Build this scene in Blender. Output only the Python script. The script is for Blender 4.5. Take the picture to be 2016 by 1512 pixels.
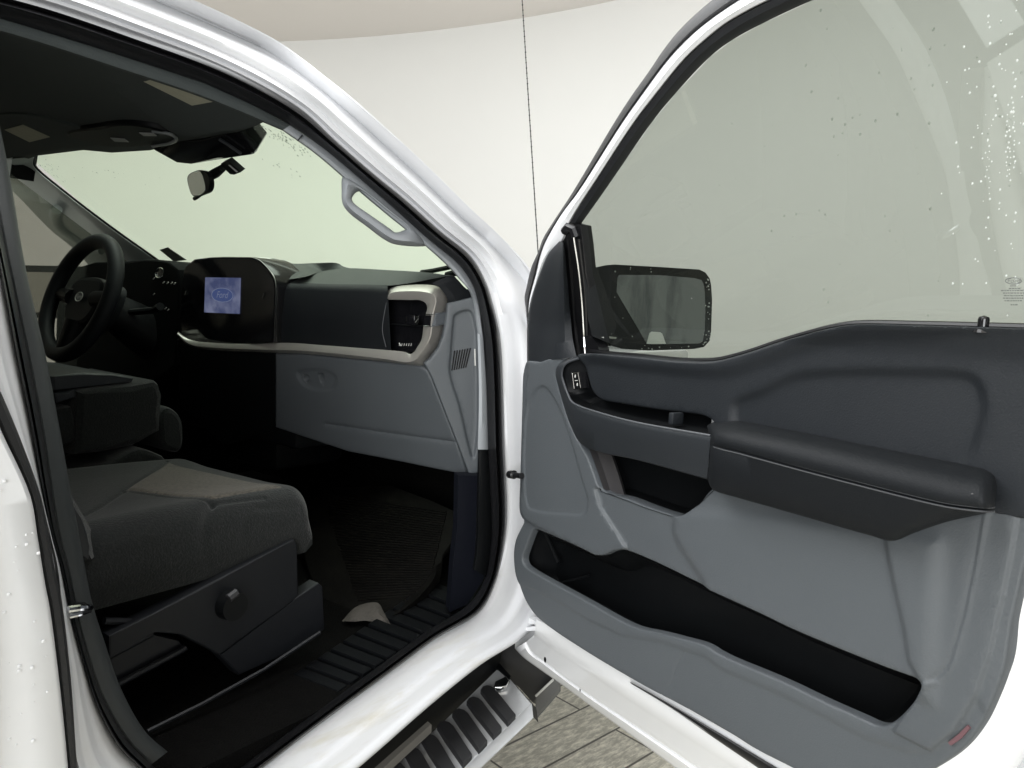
import bpy, bmesh, math, random
import numpy as np
from mathutils import Vector
from mathutils.geometry import delaunay_2d_cdt

for o in list(bpy.data.objects):
    bpy.data.objects.remove(o)
SC = bpy.context.scene
COL = SC.collection
rnd = random.Random(7)

# ------------------------------------------------------------------ camera
CAM = np.array([-1.4438, -1.9041, 1.3966])
YAW, PIT, ROL = [math.radians(a) for a in (36.324, -5.6848, 3.1724)]
FPX, IW, IH = 1500.0, 2016.0, 1512.0
cy, sy, cp, sp = math.cos(YAW), math.sin(YAW), math.cos(PIT), math.sin(PIT)
_f = np.array([cy * cp, sy * cp, sp]); _r0 = np.array([sy, -cy, 0.0]); _u0 = np.cross(_r0, _f)
_r = math.cos(ROL) * _r0 + math.sin(ROL) * _u0
_u = -math.sin(ROL) * _r0 + math.cos(ROL) * _u0
cam_d = bpy.data.cameras.new('camera'); cam = bpy.data.objects.new('camera', cam_d); COL.objects.link(cam)
cam_d.sensor_width = 36.0; cam_d.sensor_fit = 'HORIZONTAL'; cam_d.lens = 36.0 * FPX / IW
cam_d.clip_start = 0.05; cam_d.clip_end = 100
from mathutils import Matrix
cam.matrix_world = Matrix([[_r[0], _u[0], -_f[0], CAM[0]], [_r[1], _u[1], -_f[1], CAM[1]],
                           [_r[2], _u[2], -_f[2], CAM[2]], [0, 0, 0, 1]])
SC.camera = cam

# ------------------------------------------------------------------ light
world = bpy.data.worlds.new('World'); SC.world = world; world.use_nodes = True
bg = world.node_tree.nodes['Background']; bg.inputs[0].default_value = (1.0, 0.98, 0.95, 1); bg.inputs[1].default_value = 0.05

def area(name, loc, target, sx, sy_, power, col=(0.95, 0.975, 1.0)):
    l = bpy.data.lights.new(name, 'AREA'); l.shape = 'RECTANGLE'; l.size = sx; l.size_y = sy_
    l.energy = power; l.color = col
    o = bpy.data.objects.new(name, l); COL.objects.link(o); o.location = loc
    o.rotation_euler = (Vector(target) - Vector(loc)).to_track_quat('-Z', 'Y').to_euler()
    return o
area('ceiling_lamp', (-2.1, 0.15, 3.36), (-2.1, 0.15, 0), 5.4, 2.9, 250)
area('rear_lamp', (-5.4, -3.4, 1.9), (-0.3, -1.1, 1.1), 3.2, 2.4, 255)
area('front_wall_fill', (0.9, 1.0, 3.3), (3.0, 1.6, 1.2), 5.5, 1.0, 38)  # unseen fill added to brighten the front wall

vs = SC.view_settings
vs.view_transform = 'Standard'; vs.look = 'None'; vs.exposure = 0.0; vs.gamma = 1.0; vs.use_curve_mapping = False
SC.cycles.max_bounces = 10; SC.cycles.diffuse_bounces = 3; SC.cycles.transparent_max_bounces = 12
SC.cycles.use_denoising = True
SC.cycles.sample_clamp_indirect = 4.0

# ------------------------------------------------------------------ measuring helpers (photo pixel -> point on a real surface)
def ray(x, y): return _f + _r * ((x - IW / 2) / FPX) - _u * ((y - IH / 2) / FPX)
def pl(x, y, p, n):
    d = ray(x, y); p = np.array(p, float); n = np.array(n, float)
    return CAM + d * ((p - CAM) @ n / (d @ n))
def onx(x, y, X): return pl(x, y, (X, 0, 0), (1, 0, 0))
def ony(x, y, Y): return pl(x, y, (0, Y, 0), (0, 1, 0))
def onz(x, y, Z): return pl(x, y, (0, 0, Z), (0, 0, 1))
DA = math.radians(66.758)
DU = np.array([-math.cos(DA), -math.sin(DA), 0]); DW = np.array([-math.sin(DA), math.cos(DA), 0])
HG = np.array([-0.0519, -0.95, 0]); ZU = np.array([0, 0, 1.0])
LEAN, LZ = .36, 1.37                       # the door leans inwards above the belt line
def lean(z): return LEAN * max(0.0, z - LZ)
def D3(u, z, w): return HG + DU * u + DW * (w + lean(z)) + ZU * z
def door(x, y, w):
    a = pl(x, y, HG + DW * w, DW)
    if a[2] <= LZ: return a
    return pl(x, y, HG + DW * w + ZU * LZ, DW - LEAN * ZU)
def gdoor(x, y, w): return pl(x, y, HG + DW * w + ZU * LZ, DW - LEAN * ZU)
def duz(x, y, w):
    q = door(x, y, w); return ((q - HG) @ DU, q[2])
def yb(z): return np.interp(z, [.5, 1.0, 1.15, 1.41, 1.71, 1.80, 1.9], [-.885, -.875, -.865, -.795, -.645, -.60, -.5])
def body(x, y, off=0.0):
    Y = -.85 + off
    for _ in range(40):
        p = ony(x, y, Y); Y = .5 * Y + .5 * (yb(p[2]) + off)
    return p

# ------------------------------------------------------------------ geometry helpers
def catmull(pts, n, closed=False, arc=True, k=8):
    P = np.array(pts, float)
    if len(P) == 2:
        t = np.linspace(0, 1, n)[:, None]; return P[0] * (1 - t) + P[1] * t
    if closed: Q = np.vstack([P[-1], P, P[0], P[1]])
    else: Q = np.vstack([2 * P[0] - P[1], P, 2 * P[-1] - P[-2]])
    segs = len(Q) - 3; out = []
    for i in range(segs):
        p0, p1, p2, p3 = Q[i:i + 4]
        d01 = max(np.linalg.norm(p1 - p0), 1e-9) ** .5; d12 = max(np.linalg.norm(p2 - p1), 1e-9) ** .5; d23 = max(np.linalg.norm(p3 - p2), 1e-9) ** .5
        m1 = (p2 - p1) + d12 * ((p1 - p0) / d01 - (p2 - p0) / (d01 + d12))
        m2 = (p2 - p1) + d12 * ((p3 - p2) / d23 - (p3 - p1) / (d12 + d23))
        for t in np.arange(k) / k:
            out.append((2 * p1 - 2 * p2 + m1 + m2) * t ** 3 + (-3 * p1 + 3 * p2 - 2 * m1 - m2) * t ** 2 + m1 * t + p1)
    if not closed: out.append(P[-1])
    out = np.array(out)
    if not arc:
        return out
    if closed: out = np.vstack([out, out[:1]])
    L = np.concatenate([[0], np.cumsum(np.linalg.norm(np.diff(out, axis=0), axis=1))])
    s = np.linspace(0, L[-1], n + 1)[:-1] if closed else np.linspace(0, L[-1], n)
    return np.stack([np.interp(s, L, out[:, i]) for i in range(out.shape[1])], 1)

def link(name, verts, faces, mat, parent=None, smooth=True, mats=None, fm=None, angle=None):
    me = bpy.data.meshes.new(name)
    me.from_pydata([tuple(float(c) for c in v) for v in verts], [], [tuple(int(i) for i in f) for f in faces])
    bm = bmesh.new(); bm.from_mesh(me)
    bmesh.ops.recalc_face_normals(bm, faces=bm.faces) if fm is None else None
    bm.to_mesh(me); bm.free()
    for m in (mats or [mat]): me.materials.append(m)
    if fm is not None:
        me.polygons.foreach_set('material_index', fm)
    me.polygons.foreach_set('use_smooth', [smooth] * len(me.polygons))
    if smooth and angle: me.set_sharp_from_angle(angle=math.radians(angle))
    me.update()
    o = bpy.data.objects.new(name, me); COL.objects.link(o)
    if parent: o.parent = parent
    return o

class MB:
    """collects pieces of one mesh"""
    def __init__(s): s.v = []; s.f = []; s.m = []
    def add(s, v, f, m=0):
        b = len(s.v); s.v += [np.array(p, float) for p in v]; s.f += [tuple(b + i for i in q) for q in f]; s.m += [m] * len(f); return s
    def grid(s, rows, cu=False, cv=False, m=0):
        R, C = len(rows), len(rows[0]); v = [p for r in rows for p in r]; f = []
        for i in range(R if cu else R - 1):
            for j in range(C if cv else C - 1):
                a, b = i, (i + 1) % R; c, d = j, (j + 1) % C
                f.append((a * C + c, a * C + d, b * C + d, b * C + c))
        return s.add(v, f, m)
    def box(s, c, h, ax=None, bev=0.0, m=0):
        bm = bmesh.new(); bmesh.ops.create_cube(bm, size=2)
        for v in bm.verts: v.co = Vector((v.co.x * h[0], v.co.y * h[1], v.co.z * h[2]))
        if bev: bmesh.ops.bevel(bm, geom=bm.edges[:], offset=bev, segments=2, affect='EDGES', profile=.5)
        ax = np.eye(3) if ax is None else np.array(ax)
        bm.verts.index_update()
        s.add([np.array(c) + v.co.x * ax[0] + v.co.y * ax[1] + v.co.z * ax[2] for v in bm.verts], [[v.index for v in f.verts] for f in bm.faces], m)
        bm.free(); return s
    def tube(s, path, r, n=10, m=0, flat=None):
        P = [np.array(p, float) for p in path]; rows = []
        rr = r if hasattr(r, '__len__') else [r] * len(P)
        prev = None
        for i, p in enumerate(P):
            t = P[min(i + 1, len(P) - 1)] - P[max(i - 1, 0)]; t = t / max(np.linalg.norm(t), 1e-9)
            a = np.array([0, 0, 1.0]) if prev is None else prev
            if prev is None and abs(t[2]) > .9: a = np.array([1.0, 0, 0])
            a = a - t * (a @ t); a /= np.linalg.norm(a); b = np.cross(t, a); prev = a
            rows.append([p + rr[i] * (math.cos(k) * a + math.sin(k) * b) for k in np.linspace(0, 2 * math.pi, n, endpoint=False)])
        s.grid(rows, cv=True, m=m)
        s.add(rows[0], [tuple(range(n))], m); s.add(rows[-1], [tuple(range(n))], m); return s
    def prism(s, poly, back, m=0, bev=0.0):
        """poly: 3D loop (planar); back: vector to the rear face; bev shrinks the front rim"""
        n = len(poly); P = [np.array(p, float) for p in poly]; c = sum(P) / n; back = np.array(back, float)
        rows = []
        if bev:
            bl = back / np.linalg.norm(back)
            ins = [p + (c - p) / max(np.linalg.norm(c - p), 1e-6) * bev for p in P]
            ins2 = [p + (c - p) / max(np.linalg.norm(c - p), 1e-6) * bev * .3 + bl * bev * .3 for p in P]
            rows = [ins, ins2, [p + bl * bev for p in P], [p + back for p in P]]
        else: rows = [P, [p + back for p in P]]
        s.grid(rows, cv=True, m=m)
        s.add(rows[0], [tuple(range(n))], m); s.add(rows[-1], [tuple(range(n))[::-1]], m); return s
    def build(s, name, mat, parent=None, smooth=True, mats=None, angle=40):
        if mats: return link(name, s.v, s.f, None, parent, smooth, mats, s.m, angle)
        return link(name, s.v, s.f, mat, parent, smooth, angle=angle)

def lerp(a, b, t): return np.array(a, float) * (1 - t) + np.array(b, float) * t
def pxl(A, B, t): return [tuple(lerp(a, b, t)) for a, b in zip(A, B)]
def mrow(pts3, k=6): return list(catmull(pts3, 0, arc=False, k=k))        # index-matched spline row
def loft(name, curves, mat, parent=None, n=None, k=6, angle=50, extra=None):
    rows = [mrow(c, k) if n is None else list(catmull(c, n)) for c in curves]
    mb = MB().grid(rows)
    if extra: extra(mb)
    return mb.build(name, mat, parent, angle=angle)

# --- relief panels: flat outline in (a,b), depth given by smooth steps and grooves
def sdist(P, poly, closed=True):
    A = np.array(poly, float); B = np.roll(A, -1, 0)
    if not closed: A = A[:-1]; B = B[:-1]
    d2 = np.full(len(P), 1e9); inside = np.zeros(len(P), bool)
    for a, b in zip(A, B):
        e = b - a; w = P - a; t = np.clip((w @ e) / max(e @ e, 1e-12), 0, 1)
        q = w - t[:, None] * e; d2 = np.minimum(d2, (q ** 2).sum(1))
        if closed:
            cnd = ((a[1] > P[:, 1]) != (b[1] > P[:, 1]))
            if abs(b[1] - a[1]) > 1e-12:
                inside ^= cnd & (P[:, 0] < (b[0] - a[0]) * (P[:, 1] - a[1]) / (b[1] - a[1]) + a[0])
    d = np.sqrt(d2)
    return np.where(inside, -d, d) if closed else d
def resample(poly, step, closed=True):
    P = np.array(poly, float)
    if closed: P = np.vstack([P, P[:1]])
    L = np.concatenate([[0], np.cumsum(np.linalg.norm(np.diff(P, axis=0), axis=1))]); n = max(3, int(L[-1] / step))
    s = np.linspace(0, L[-1], n + 1); s = s[:-1] if closed else s
    return np.stack([np.interp(s, L, P[:, 0]), np.interp(s, L, P[:, 1])], 1)
def smooth2(poly, closed=True, k=6):
    return catmull(poly, 0, closed=closed, arc=False, k=k)
def rings(poly, offs, closed=True):
    P = np.array(poly); t = np.roll(P, -1, 0) - np.roll(P, 1, 0)
    if not closed: t[0] = P[1] - P[0]; t[-1] = P[-1] - P[-2]
    t /= np.maximum(np.linalg.norm(t, axis=1), 1e-9)[:, None]; nrm = np.stack([-t[:, 1], t[:, 0]], 1)
    return np.vstack([P + nrm * o for o in offs])
def chaikin(poly, it=2):
    P = np.array(poly, float)
    for _ in range(it):
        Q = np.roll(P, -1, 0); P = np.stack([P * .75 + Q * .25, P * .25 + Q * .75], 1).reshape(-1, 2)
    return P
def sstep(x): x = np.clip(x, 0, 1); return x * x * (3 - 2 * x)
def relief(name, outline, holes, feats, w0, to3, mat, parent, step=.011, edge=.006, skirt=.03, hole_skirt=.0):
    out = resample(outline, step * .45); hs = [resample(h, step * .45) for h in holes]
    pts = [rings(out, [-edge * .35, -edge, edge * .35, edge])] + [rings(h, [-.001 - edge * .3, -edge * 1.1, edge * .35, edge]) for h in hs]
    for kind, poly, dh, r in feats:
        c = kind == 'step'
        pts.append(rings(resample(poly, max(step * .5, r * .5), c), [-r, -r * .6, -r * .25, 0, r * .25, r * .6, r], c))
    lo, hi = out.min(0), out.max(0); g = []
    for i, a in enumerate(np.arange(lo[0], hi[0], step)):
        for b in np.arange(lo[1], hi[1], step): g.append((a + rnd.uniform(-.2, .2) * step, b + (.5 * step if i % 2 else 0)))
    P = np.vstack(pts + [np.array(g)])
    keep = sdist(P, out) < -edge * .2
    for h in hs: keep &= sdist(P, h) > edge * .2
    P = P[keep]
    # thin out points that nearly coincide
    key = {}; 
    for p in P: key.setdefault((round(p[0] / (step * .14)), round(p[1] / (step * .14))), p)
    P = np.array(list(key.values()))
    allp = np.vstack([out] + hs + [P]); edges = []; b = 0
    loops = []
    for lp in [out] + hs:
        idx = list(range(b, b + len(lp))); loops.append(idx); edges += [(idx[i], idx[(i + 1) % len(idx)]) for i in range(len(idx))]; b += len(lp)
    V, E_, Fc, ov, oe, of = delaunay_2d_cdt([Vector(p) for p in allp], edges, [], 0, 1e-6)
    V = np.array([tuple(v) for v in V]); Fc = [tuple(f) for f in Fc]
    cen = np.array([V[list(f)].mean(0) for f in Fc]); ok = sdist(cen, out) < 0
    for h in hs: ok &= sdist(cen, h) > 0
    Fc = [f for f, q in zip(Fc, ok) if q]
    w = np.full(len(V), float(w0))
    for kind, poly, dh, r in feats:
        if kind == 'step': w += dh * sstep(.5 - sdist(V, poly) / (2 * r))
        else: w += dh * np.exp(-(sdist(V, poly, False) / r) ** 2)
    dd = -sdist(V, out); 
    for h in hs: dd = np.minimum(dd, sdist(V, h))
    x = np.clip(dd / edge, 0, 1); w -= edge * (1 - np.sqrt(np.maximum(0, 1 - (1 - x) ** 2)))
    mb = MB(); mb.add([to3(p[0], p[1], q) for p, q in zip(V, w)], Fc)
    # skirts
    def find(p): return int(np.argmin(((V - p) ** 2).sum(1)))
    for lp, dep in [(out, skirt)] + [(h, hole_skirt) for h in hs]:
        if dep: 
            ww = [w[find(p)] for p in lp]
            mb.grid([[to3(p[0], p[1], q) for p, q in zip(lp, ww)], [to3(p[0], p[1], q - dep) for p, q in zip(lp, ww)]], cv=True)
    o = mb.build(name, mat, parent, angle=60)
    bm = bmesh.new(); bm.from_mesh(o.data); bmesh.ops.remove_doubles(bm, verts=bm.verts, dist=1e-5)
    bmesh.ops.recalc_face_normals(bm, faces=bm.faces); bm.to_mesh(o.data); bm.free()
    o.data.polygons.foreach_set('use_smooth', [True] * len(o.data.polygons)); o.data.set_sharp_from_angle(angle=math.radians(50))
    return o

# ------------------------------------------------------------------ materials
def mat(name, col, rough=.5, metal=0.0, bump=0.0, bscale=400, spec=.5, coat=0.0, vary=0.0, vscale=6, bdist=.002, sheen=0.0):
    m = bpy.data.materials.new(name); m.use_nodes = True; nt = m.node_tree; b = nt.nodes['Principled BSDF']
    b.inputs['Base Color'].default_value = (*col, 1); b.inputs['Roughness'].default_value = rough; b.inputs['Metallic'].default_value = metal
    b.inputs['Specular IOR Level'].default_value = spec; b.inputs['Coat Weight'].default_value = coat; b.inputs['Coat Roughness'].default_value = .06
    b.inputs['Sheen Weight'].default_value = sheen
    tc = nt.nodes.new('ShaderNodeTexCoord')
    if bump:
        nz = nt.nodes.new('ShaderNodeTexNoise'); nz.inputs['Scale'].default_value = bscale; nz.inputs['Detail'].default_value = 2
        nt.links.new(tc.outputs['Object'], nz.inputs['Vector'])
        bp = nt.nodes.new('ShaderNodeBump'); bp.inputs['Strength'].default_value = bump; bp.inputs['Distance'].default_value = bdist
        nt.links.new(nz.outputs['Fac'], bp.inputs['Height']); nt.links.new(bp.outputs['Normal'], b.inputs['Normal'])
    if vary:
        n2 = nt.nodes.new('ShaderNodeTexNoise'); n2.inputs['Scale'].default_value = vscale; n2.inputs['Detail'].default_value = 6
        nt.links.new(tc.outputs['Object'], n2.inputs['Vector'])
        mx = nt.nodes.new('ShaderNodeMix'); mx.data_type = 'RGBA'
        mx.inputs['A'].default_value = (*[c * (1 - vary) for c in col], 1); mx.inputs['B'].default_value = (*[min(1, c * (1 + vary)) for c in col], 1)
        nt.links.new(n2.outputs['Fac'], mx.inputs['Factor']); nt.links.new(mx.outputs['Result'], b.inputs['Base Color'])
        mr = nt.nodes.new('ShaderNodeMapRange'); mr.inputs['To Min'].default_value = max(0, rough - .08); mr.inputs['To Max'].default_value = min(1, rough + .08)
        nt.links.new(n2.outputs['Fac'], mr.inputs['Value']); nt.links.new(mr.outputs['Result'], b.inputs['Roughness'])
    return m
def emis(name, col, s):
    m = bpy.data.materials.new(name); m.use_nodes = True; b = m.node_tree.nodes['Principled BSDF']
    b.inputs['Base Color'].default_value = (0, 0, 0, 1); b.inputs['Emission Color'].default_value = (*col, 1); b.inputs['Emission Strength'].default_value = s
    b.inputs['Roughness'].default_value = .2
    return m
def glass(name, tint, refl=.08, haze=0.0, graze=.9, hazecol=(.7, .72, .68)):
    m = bpy.data.materials.new(name); m.use_nodes = True; nt = m.node_tree; nt.nodes.clear()
    out = nt.nodes.new('ShaderNodeOutputMaterial'); tr = nt.nodes.new('ShaderNodeBsdfTransparent'); tr.inputs[0].default_value = (*tint, 1)
    gl = nt.nodes.new('ShaderNodeBsdfGlossy'); gl.inputs['Roughness'].default_value = .02; gl.inputs['Color'].default_value = (.9, .95, .92, 1)
    fc = nt.nodes.new('ShaderNodeLayerWeight'); fc.inputs['Blend'].default_value = .5
    pw = nt.nodes.new('ShaderNodeMath'); pw.operation = 'POWER'; pw.inputs[1].default_value = 5; nt.links.new(fc.outputs['Facing'], pw.inputs[0])
    lw = nt.nodes.new('ShaderNodeMath'); lw.operation = 'MULTIPLY_ADD'; lw.inputs[1].default_value = graze; lw.inputs[2].default_value = refl; nt.links.new(pw.outputs[0], lw.inputs[0])
    mx = nt.nodes.new('ShaderNodeMixShader'); nt.links.new(lw.outputs[0], mx.inputs[0]); nt.links.new(tr.outputs[0], mx.inputs[1]); nt.links.new(gl.outputs[0], mx.inputs[2])
    last = mx
    if haze:
        df = nt.nodes.new('ShaderNodeBsdfDiffuse'); df.inputs[0].default_value = (*hazecol, 1)
        tc = nt.nodes.new('ShaderNodeTexCoord'); nz = nt.nodes.new('ShaderNodeTexNoise'); nz.inputs['Scale'].default_value = 3; nz.inputs['Detail'].default_value = 5
        nt.links.new(tc.outputs['Object'], nz.inputs['Vector'])
        mr = nt.nodes.new('ShaderNodeMapRange'); mr.inputs['To Min'].default_value = haze * .4; mr.inputs['To Max'].default_value = haze * 1.6
        nt.links.new(nz.outputs['Fac'], mr.inputs['Value'])
        m2 = nt.nodes.new('ShaderNodeMixShader'); nt.links.new(mr.outputs['Result'], m2.inputs[0]); nt.links.new(last.outputs[0], m2.inputs[1]); nt.links.new(df.outputs[0], m2.inputs[2]); last = m2
    nt.links.new(last.outputs[0], out.inputs[0])
    return m
def wear(m, col, lo, hi, scale, stretch=(1, 1, 1), detail=8, zmax=None):
    """patches of a second colour mixed over a material's base colour (dust, scuffs)"""
    nt = m.node_tree; b = nt.nodes['Principled BSDF']
    tc = nt.nodes.new('ShaderNodeTexCoord'); mp = nt.nodes.new('ShaderNodeMapping'); mp.inputs['Scale'].default_value = stretch
    nz = nt.nodes.new('ShaderNodeTexNoise'); nz.inputs['Scale'].default_value = scale; nz.inputs['Detail'].default_value = detail; nz.inputs['Roughness'].default_value = .65
    nt.links.new(tc.outputs['Object'], mp.inputs['Vector']); nt.links.new(mp.outputs[0], nz.inputs['Vector'])
    mr = nt.nodes.new('ShaderNodeMapRange'); mr.inputs['From Min'].default_value = lo; mr.inputs['From Max'].default_value = hi; nt.links.new(nz.outputs['Fac'], mr.inputs['Value'])
    mx = nt.nodes.new('ShaderNodeMix'); mx.data_type = 'RGBA'
    src = b.inputs['Base Color']
    if src.is_linked: nt.links.new(src.links[0].from_socket, mx.inputs['A'])
    else: mx.inputs['A'].default_value = src.default_value[:]
    mx.inputs['B'].default_value = (*col, 1)
    fac = mr.outputs['Result']
    if zmax:
        sx = nt.nodes.new('ShaderNodeSeparateXYZ'); nt.links.new(tc.outputs['Object'], sx.inputs[0])
        m3 = nt.nodes.new('ShaderNodeMapRange'); m3.inputs['From Min'].default_value = zmax; m3.inputs['From Max'].default_value = zmax - .25; nt.links.new(sx.outputs['Z'], m3.inputs['Value'])
        ml = nt.nodes.new('ShaderNodeMath'); ml.operation = 'MULTIPLY'; nt.links.new(fac, ml.inputs[0]); nt.links.new(m3.outputs['Result'], ml.inputs[1]); fac = ml.outputs[0]
    nt.links.new(fac, mx.inputs['Factor']); nt.links.new(mx.outputs['Result'], src)
    return m

M = {}
M['white'] = mat('white_paint', (.82, .825, .835), .22, coat=.6)
M['white_dirty'] = wear(mat('white_sill_paint', (.72, .725, .74), .30, coat=.3), (.52, .48, .36), .52, .85, 6, (.6, 3, 5), zmax=.85)
M['seal'] = mat('black_rubber', (.010, .010, .011), .28, bump=.08, bscale=150, spec=.4)
M['rubber_soft'] = mat('soft_rubber', (.014, .014, .015), .55, bump=.15, bscale=250)
M['grey'] = mat('grey_plastic', (.073, .081, .088), .52, bump=.5, bscale=420, bdist=.0007, vary=.05)
M['grey_trim'] = mat('grey_pillar_trim', (.265, .28, .295), .55, bump=.3, bscale=900, bdist=.0006)
M['dark'] = mat('dark_plastic', (.0135, .0157, .0185), .5, spec=.35, bump=.55, bscale=420, bdist=.0008, vary=.08)
M['dark2'] = mat('dark_vinyl', (.0088, .0100, .0115), .55, spec=.16, bump=.5, bscale=500, bdist=.0007, vary=.06)
M['black'] = mat('black_plastic', (.0035, .004, .0045), .5, spec=.16, bump=.3, bscale=600, bdist=.0005)
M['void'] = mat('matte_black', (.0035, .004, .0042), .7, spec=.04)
M['gloss'] = mat('gloss_black', (.006, .006, .007), .12)
M['fabric'] = wear(mat('seat_cloth', (.0072, .0086, .0083), .9, spec=.2, bump=.8, bscale=300, bdist=.002, vary=.12, vscale=20, sheen=.2), (.0155, .0172, .0165), .46, .66, 190, (1, 1, 1), 4)
M['insert'] = wear(mat('seat_insert_cloth', (.105, .092, .074), .95, spec=.2, bump=.9, bscale=500, bdist=.0015, sheen=.2), (.034, .031, .026), .40, .60, 110, (1, 5, 1))
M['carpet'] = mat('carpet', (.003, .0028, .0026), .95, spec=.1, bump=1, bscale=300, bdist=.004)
M['headliner'] = mat('headliner_cloth', (.040, .048, .048), .9, bump=.5, bscale=500, bdist=.001, vary=.1)
M['silver'] = mat('satin_silver', (.42, .40, .37), .36, metal=.6, bump=.1, bscale=900, bdist=.0004)
M['bright'] = mat('bright_step_metal', (.78, .79, .80), .18, metal=.6, bump=.06, bscale=14, bdist=.004, vary=.12, vscale=9)
M['chrome'] = mat('chrome', (.72, .73, .74), .10, metal=1.0, bump=.08, bscale=14, bdist=.004)
M['mirror'] = mat('mirror_silver', (.86, .90, .87), .03, metal=1.0)
M['mirror_dim'] = wear(mat('door_mirror_silver', (.40, .42, .41), .05, metal=1.0), (.20, .215, .215), .48, .7, 26, (1, 1, .22))
M['lens'] = mat('lamp_lens', (.9, .9, .88), .12, metal=.6)
M['pale'] = mat('pale_print', (.55, .55, .52), .6)
M['label'] = mat('warning_label', (.42, .41, .32), .7, vary=.15, vscale=60)
M['red'] = mat('red_reflector', (.12, .060, .068), .5)
M['drop'] = mat('water_drop', (.9, .92, .9), .05, spec=.8)
_n = M['drop'].node_tree; _t = _n.nodes.new('ShaderNodeBsdfTranslucent'); _t.inputs[0].default_value = (.95, .97, .95, 1); _m = _n.nodes.new('ShaderNodeMixShader'); _m.inputs[0].default_value = .6
_n.links.new(_n.nodes['Principled BSDF'].outputs[0], _m.inputs[1]); _n.links.new(_t.outputs[0], _m.inputs[2]); _n.links.new(_m.outputs[0], _n.nodes['Material Output'].inputs[0])
M['windshield'] = glass('windshield_glass', (.94, 1.0, .92), refl=.0, haze=0, graze=.06)
M['doorglass'] = glass('door_glass', (.465, .497, .455), refl=.11, haze=.006, hazecol=(.62, .66, .62))

# ------------------------------------------------------------------ the booth
def booth_mat(name, col, vary):
    m = mat(name, col, .85, bump=.1, bscale=30, vary=vary, vscale=.7); return m
M['wall'] = booth_mat('booth_wall', (.82, .812, .78), .03)
M['ceil'] = booth_mat('booth_ceiling', (.86, .815, .775), .03)
def floor_mat():
    m = mat('plank_floor', (.25, .23, .19), .5, bump=.25, bscale=40, bdist=.002); nt = m.node_tree; b = nt.nodes['Principled BSDF']
    tc = nt.nodes.new('ShaderNodeTexCoord'); mp = nt.nodes.new('ShaderNodeMapping'); mp.inputs['Rotation'].default_value = (0, 0, math.radians(10))
    nt.links.new(tc.outputs['Object'], mp.inputs['Vector'])
    br = nt.nodes.new('ShaderNodeTexBrick'); br.inputs['Scale'].default_value = 1; br.inputs['Brick Width'].default_value = .9; br.inputs['Row Height'].default_value = .16
    br.inputs['Mortar Size'].default_value = .004; br.inputs['Color1'].default_value = (.52, .50, .42, 1); br.inputs['Color2'].default_value = (.42, .40, .34, 1); br.inputs['Mortar'].default_value = (.06, .055, .05, 1)
    nt.links.new(mp.outputs[0], br.inputs['Vector'])
    m2 = nt.nodes.new('ShaderNodeMapping'); m2.inputs['Scale'].default_value = (3.5, 12, 1); nt.links.new(mp.outputs[0], m2.inputs['Vector'])
    nz = nt.nodes.new('ShaderNodeTexNoise'); nz.inputs['Scale'].default_value = 5.5; nz.inputs['Detail'].default_value = 14; nz.inputs['Roughness'].default_value = .75
    nt.links.new(m2.outputs[0], nz.inputs['Vector'])
    mr = nt.nodes.new('ShaderNodeMapRange'); mr.inputs['From Min'].default_value = .44; mr.inputs['From Max'].default_value = .64; nt.links.new(nz.outputs['Fac'], mr.inputs['Value'])
    mx = nt.nodes.new('ShaderNodeMix'); mx.data_type = 'RGBA'; mx.inputs['B'].default_value = (.90, .86, .74, 1)
    nt.links.new(br.outputs['Color'], mx.inputs['A']); nt.links.new(mr.outputs['Result'], mx.inputs['Factor'])
    mj = nt.nodes.new('ShaderNodeMix'); mj.data_type = 'RGBA'; mj.inputs['B'].default_value = (.10, .095, .08, 1)
    nt.links.new(br.outputs['Fac'], mj.inputs['Factor']); nt.links.new(mx.outputs['Result'], mj.inputs['A']); nt.links.new(mj.outputs['Result'], b.inputs['Base Color'])
    return m
M['floor'] = floor_mat()
CC = np.array([-4.2, .64]); CR = 7.2; CH = 3.4
def circ(r, z, n=160): return [np.array([CC[0] + r * math.cos(a), CC[1] + r * math.sin(a), z]) for a in np.linspace(0, 2 * math.pi, n, endpoint=False)]
def struct(o): o['kind'] = 'structure'; return o
def arc(z, a0, a1, n=140): return [np.array([CC[0] + CR * math.cos(a), CC[1] + CR * math.sin(a), z]) for a in np.radians(np.linspace(a0, a1, n))]
struct(MB().grid([arc(z, -32, 260) for z in (0, 1.5, CH)]).build('wall', M['wall']))
M['dim'] = booth_mat('booth_entrance', (.34, .35, .35), .3)
struct(MB().grid([arc(z, 260, 328) for z in (0, 1.5, CH)]).build('entrance_wall', M['dim']))
fl = [circ(CR + .02, 0), circ(.01, 0)]
struct(MB().grid(fl, cv=True).build('floor', M['floor']))
struct(MB().grid([circ(CR + .02, CH), circ(.01, CH)], cv=True).build('ceiling', M['ceil']))

# ------------------------------------------------------------------ the truck
truck = bpy.data.objects.new('pickup_truck', None); COL.objects.link(truck)
truck['label'] = 'white pickup truck with its front passenger door swung wide open, showing the dark grey cab'
truck['category'] = 'pickup truck'

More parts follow.
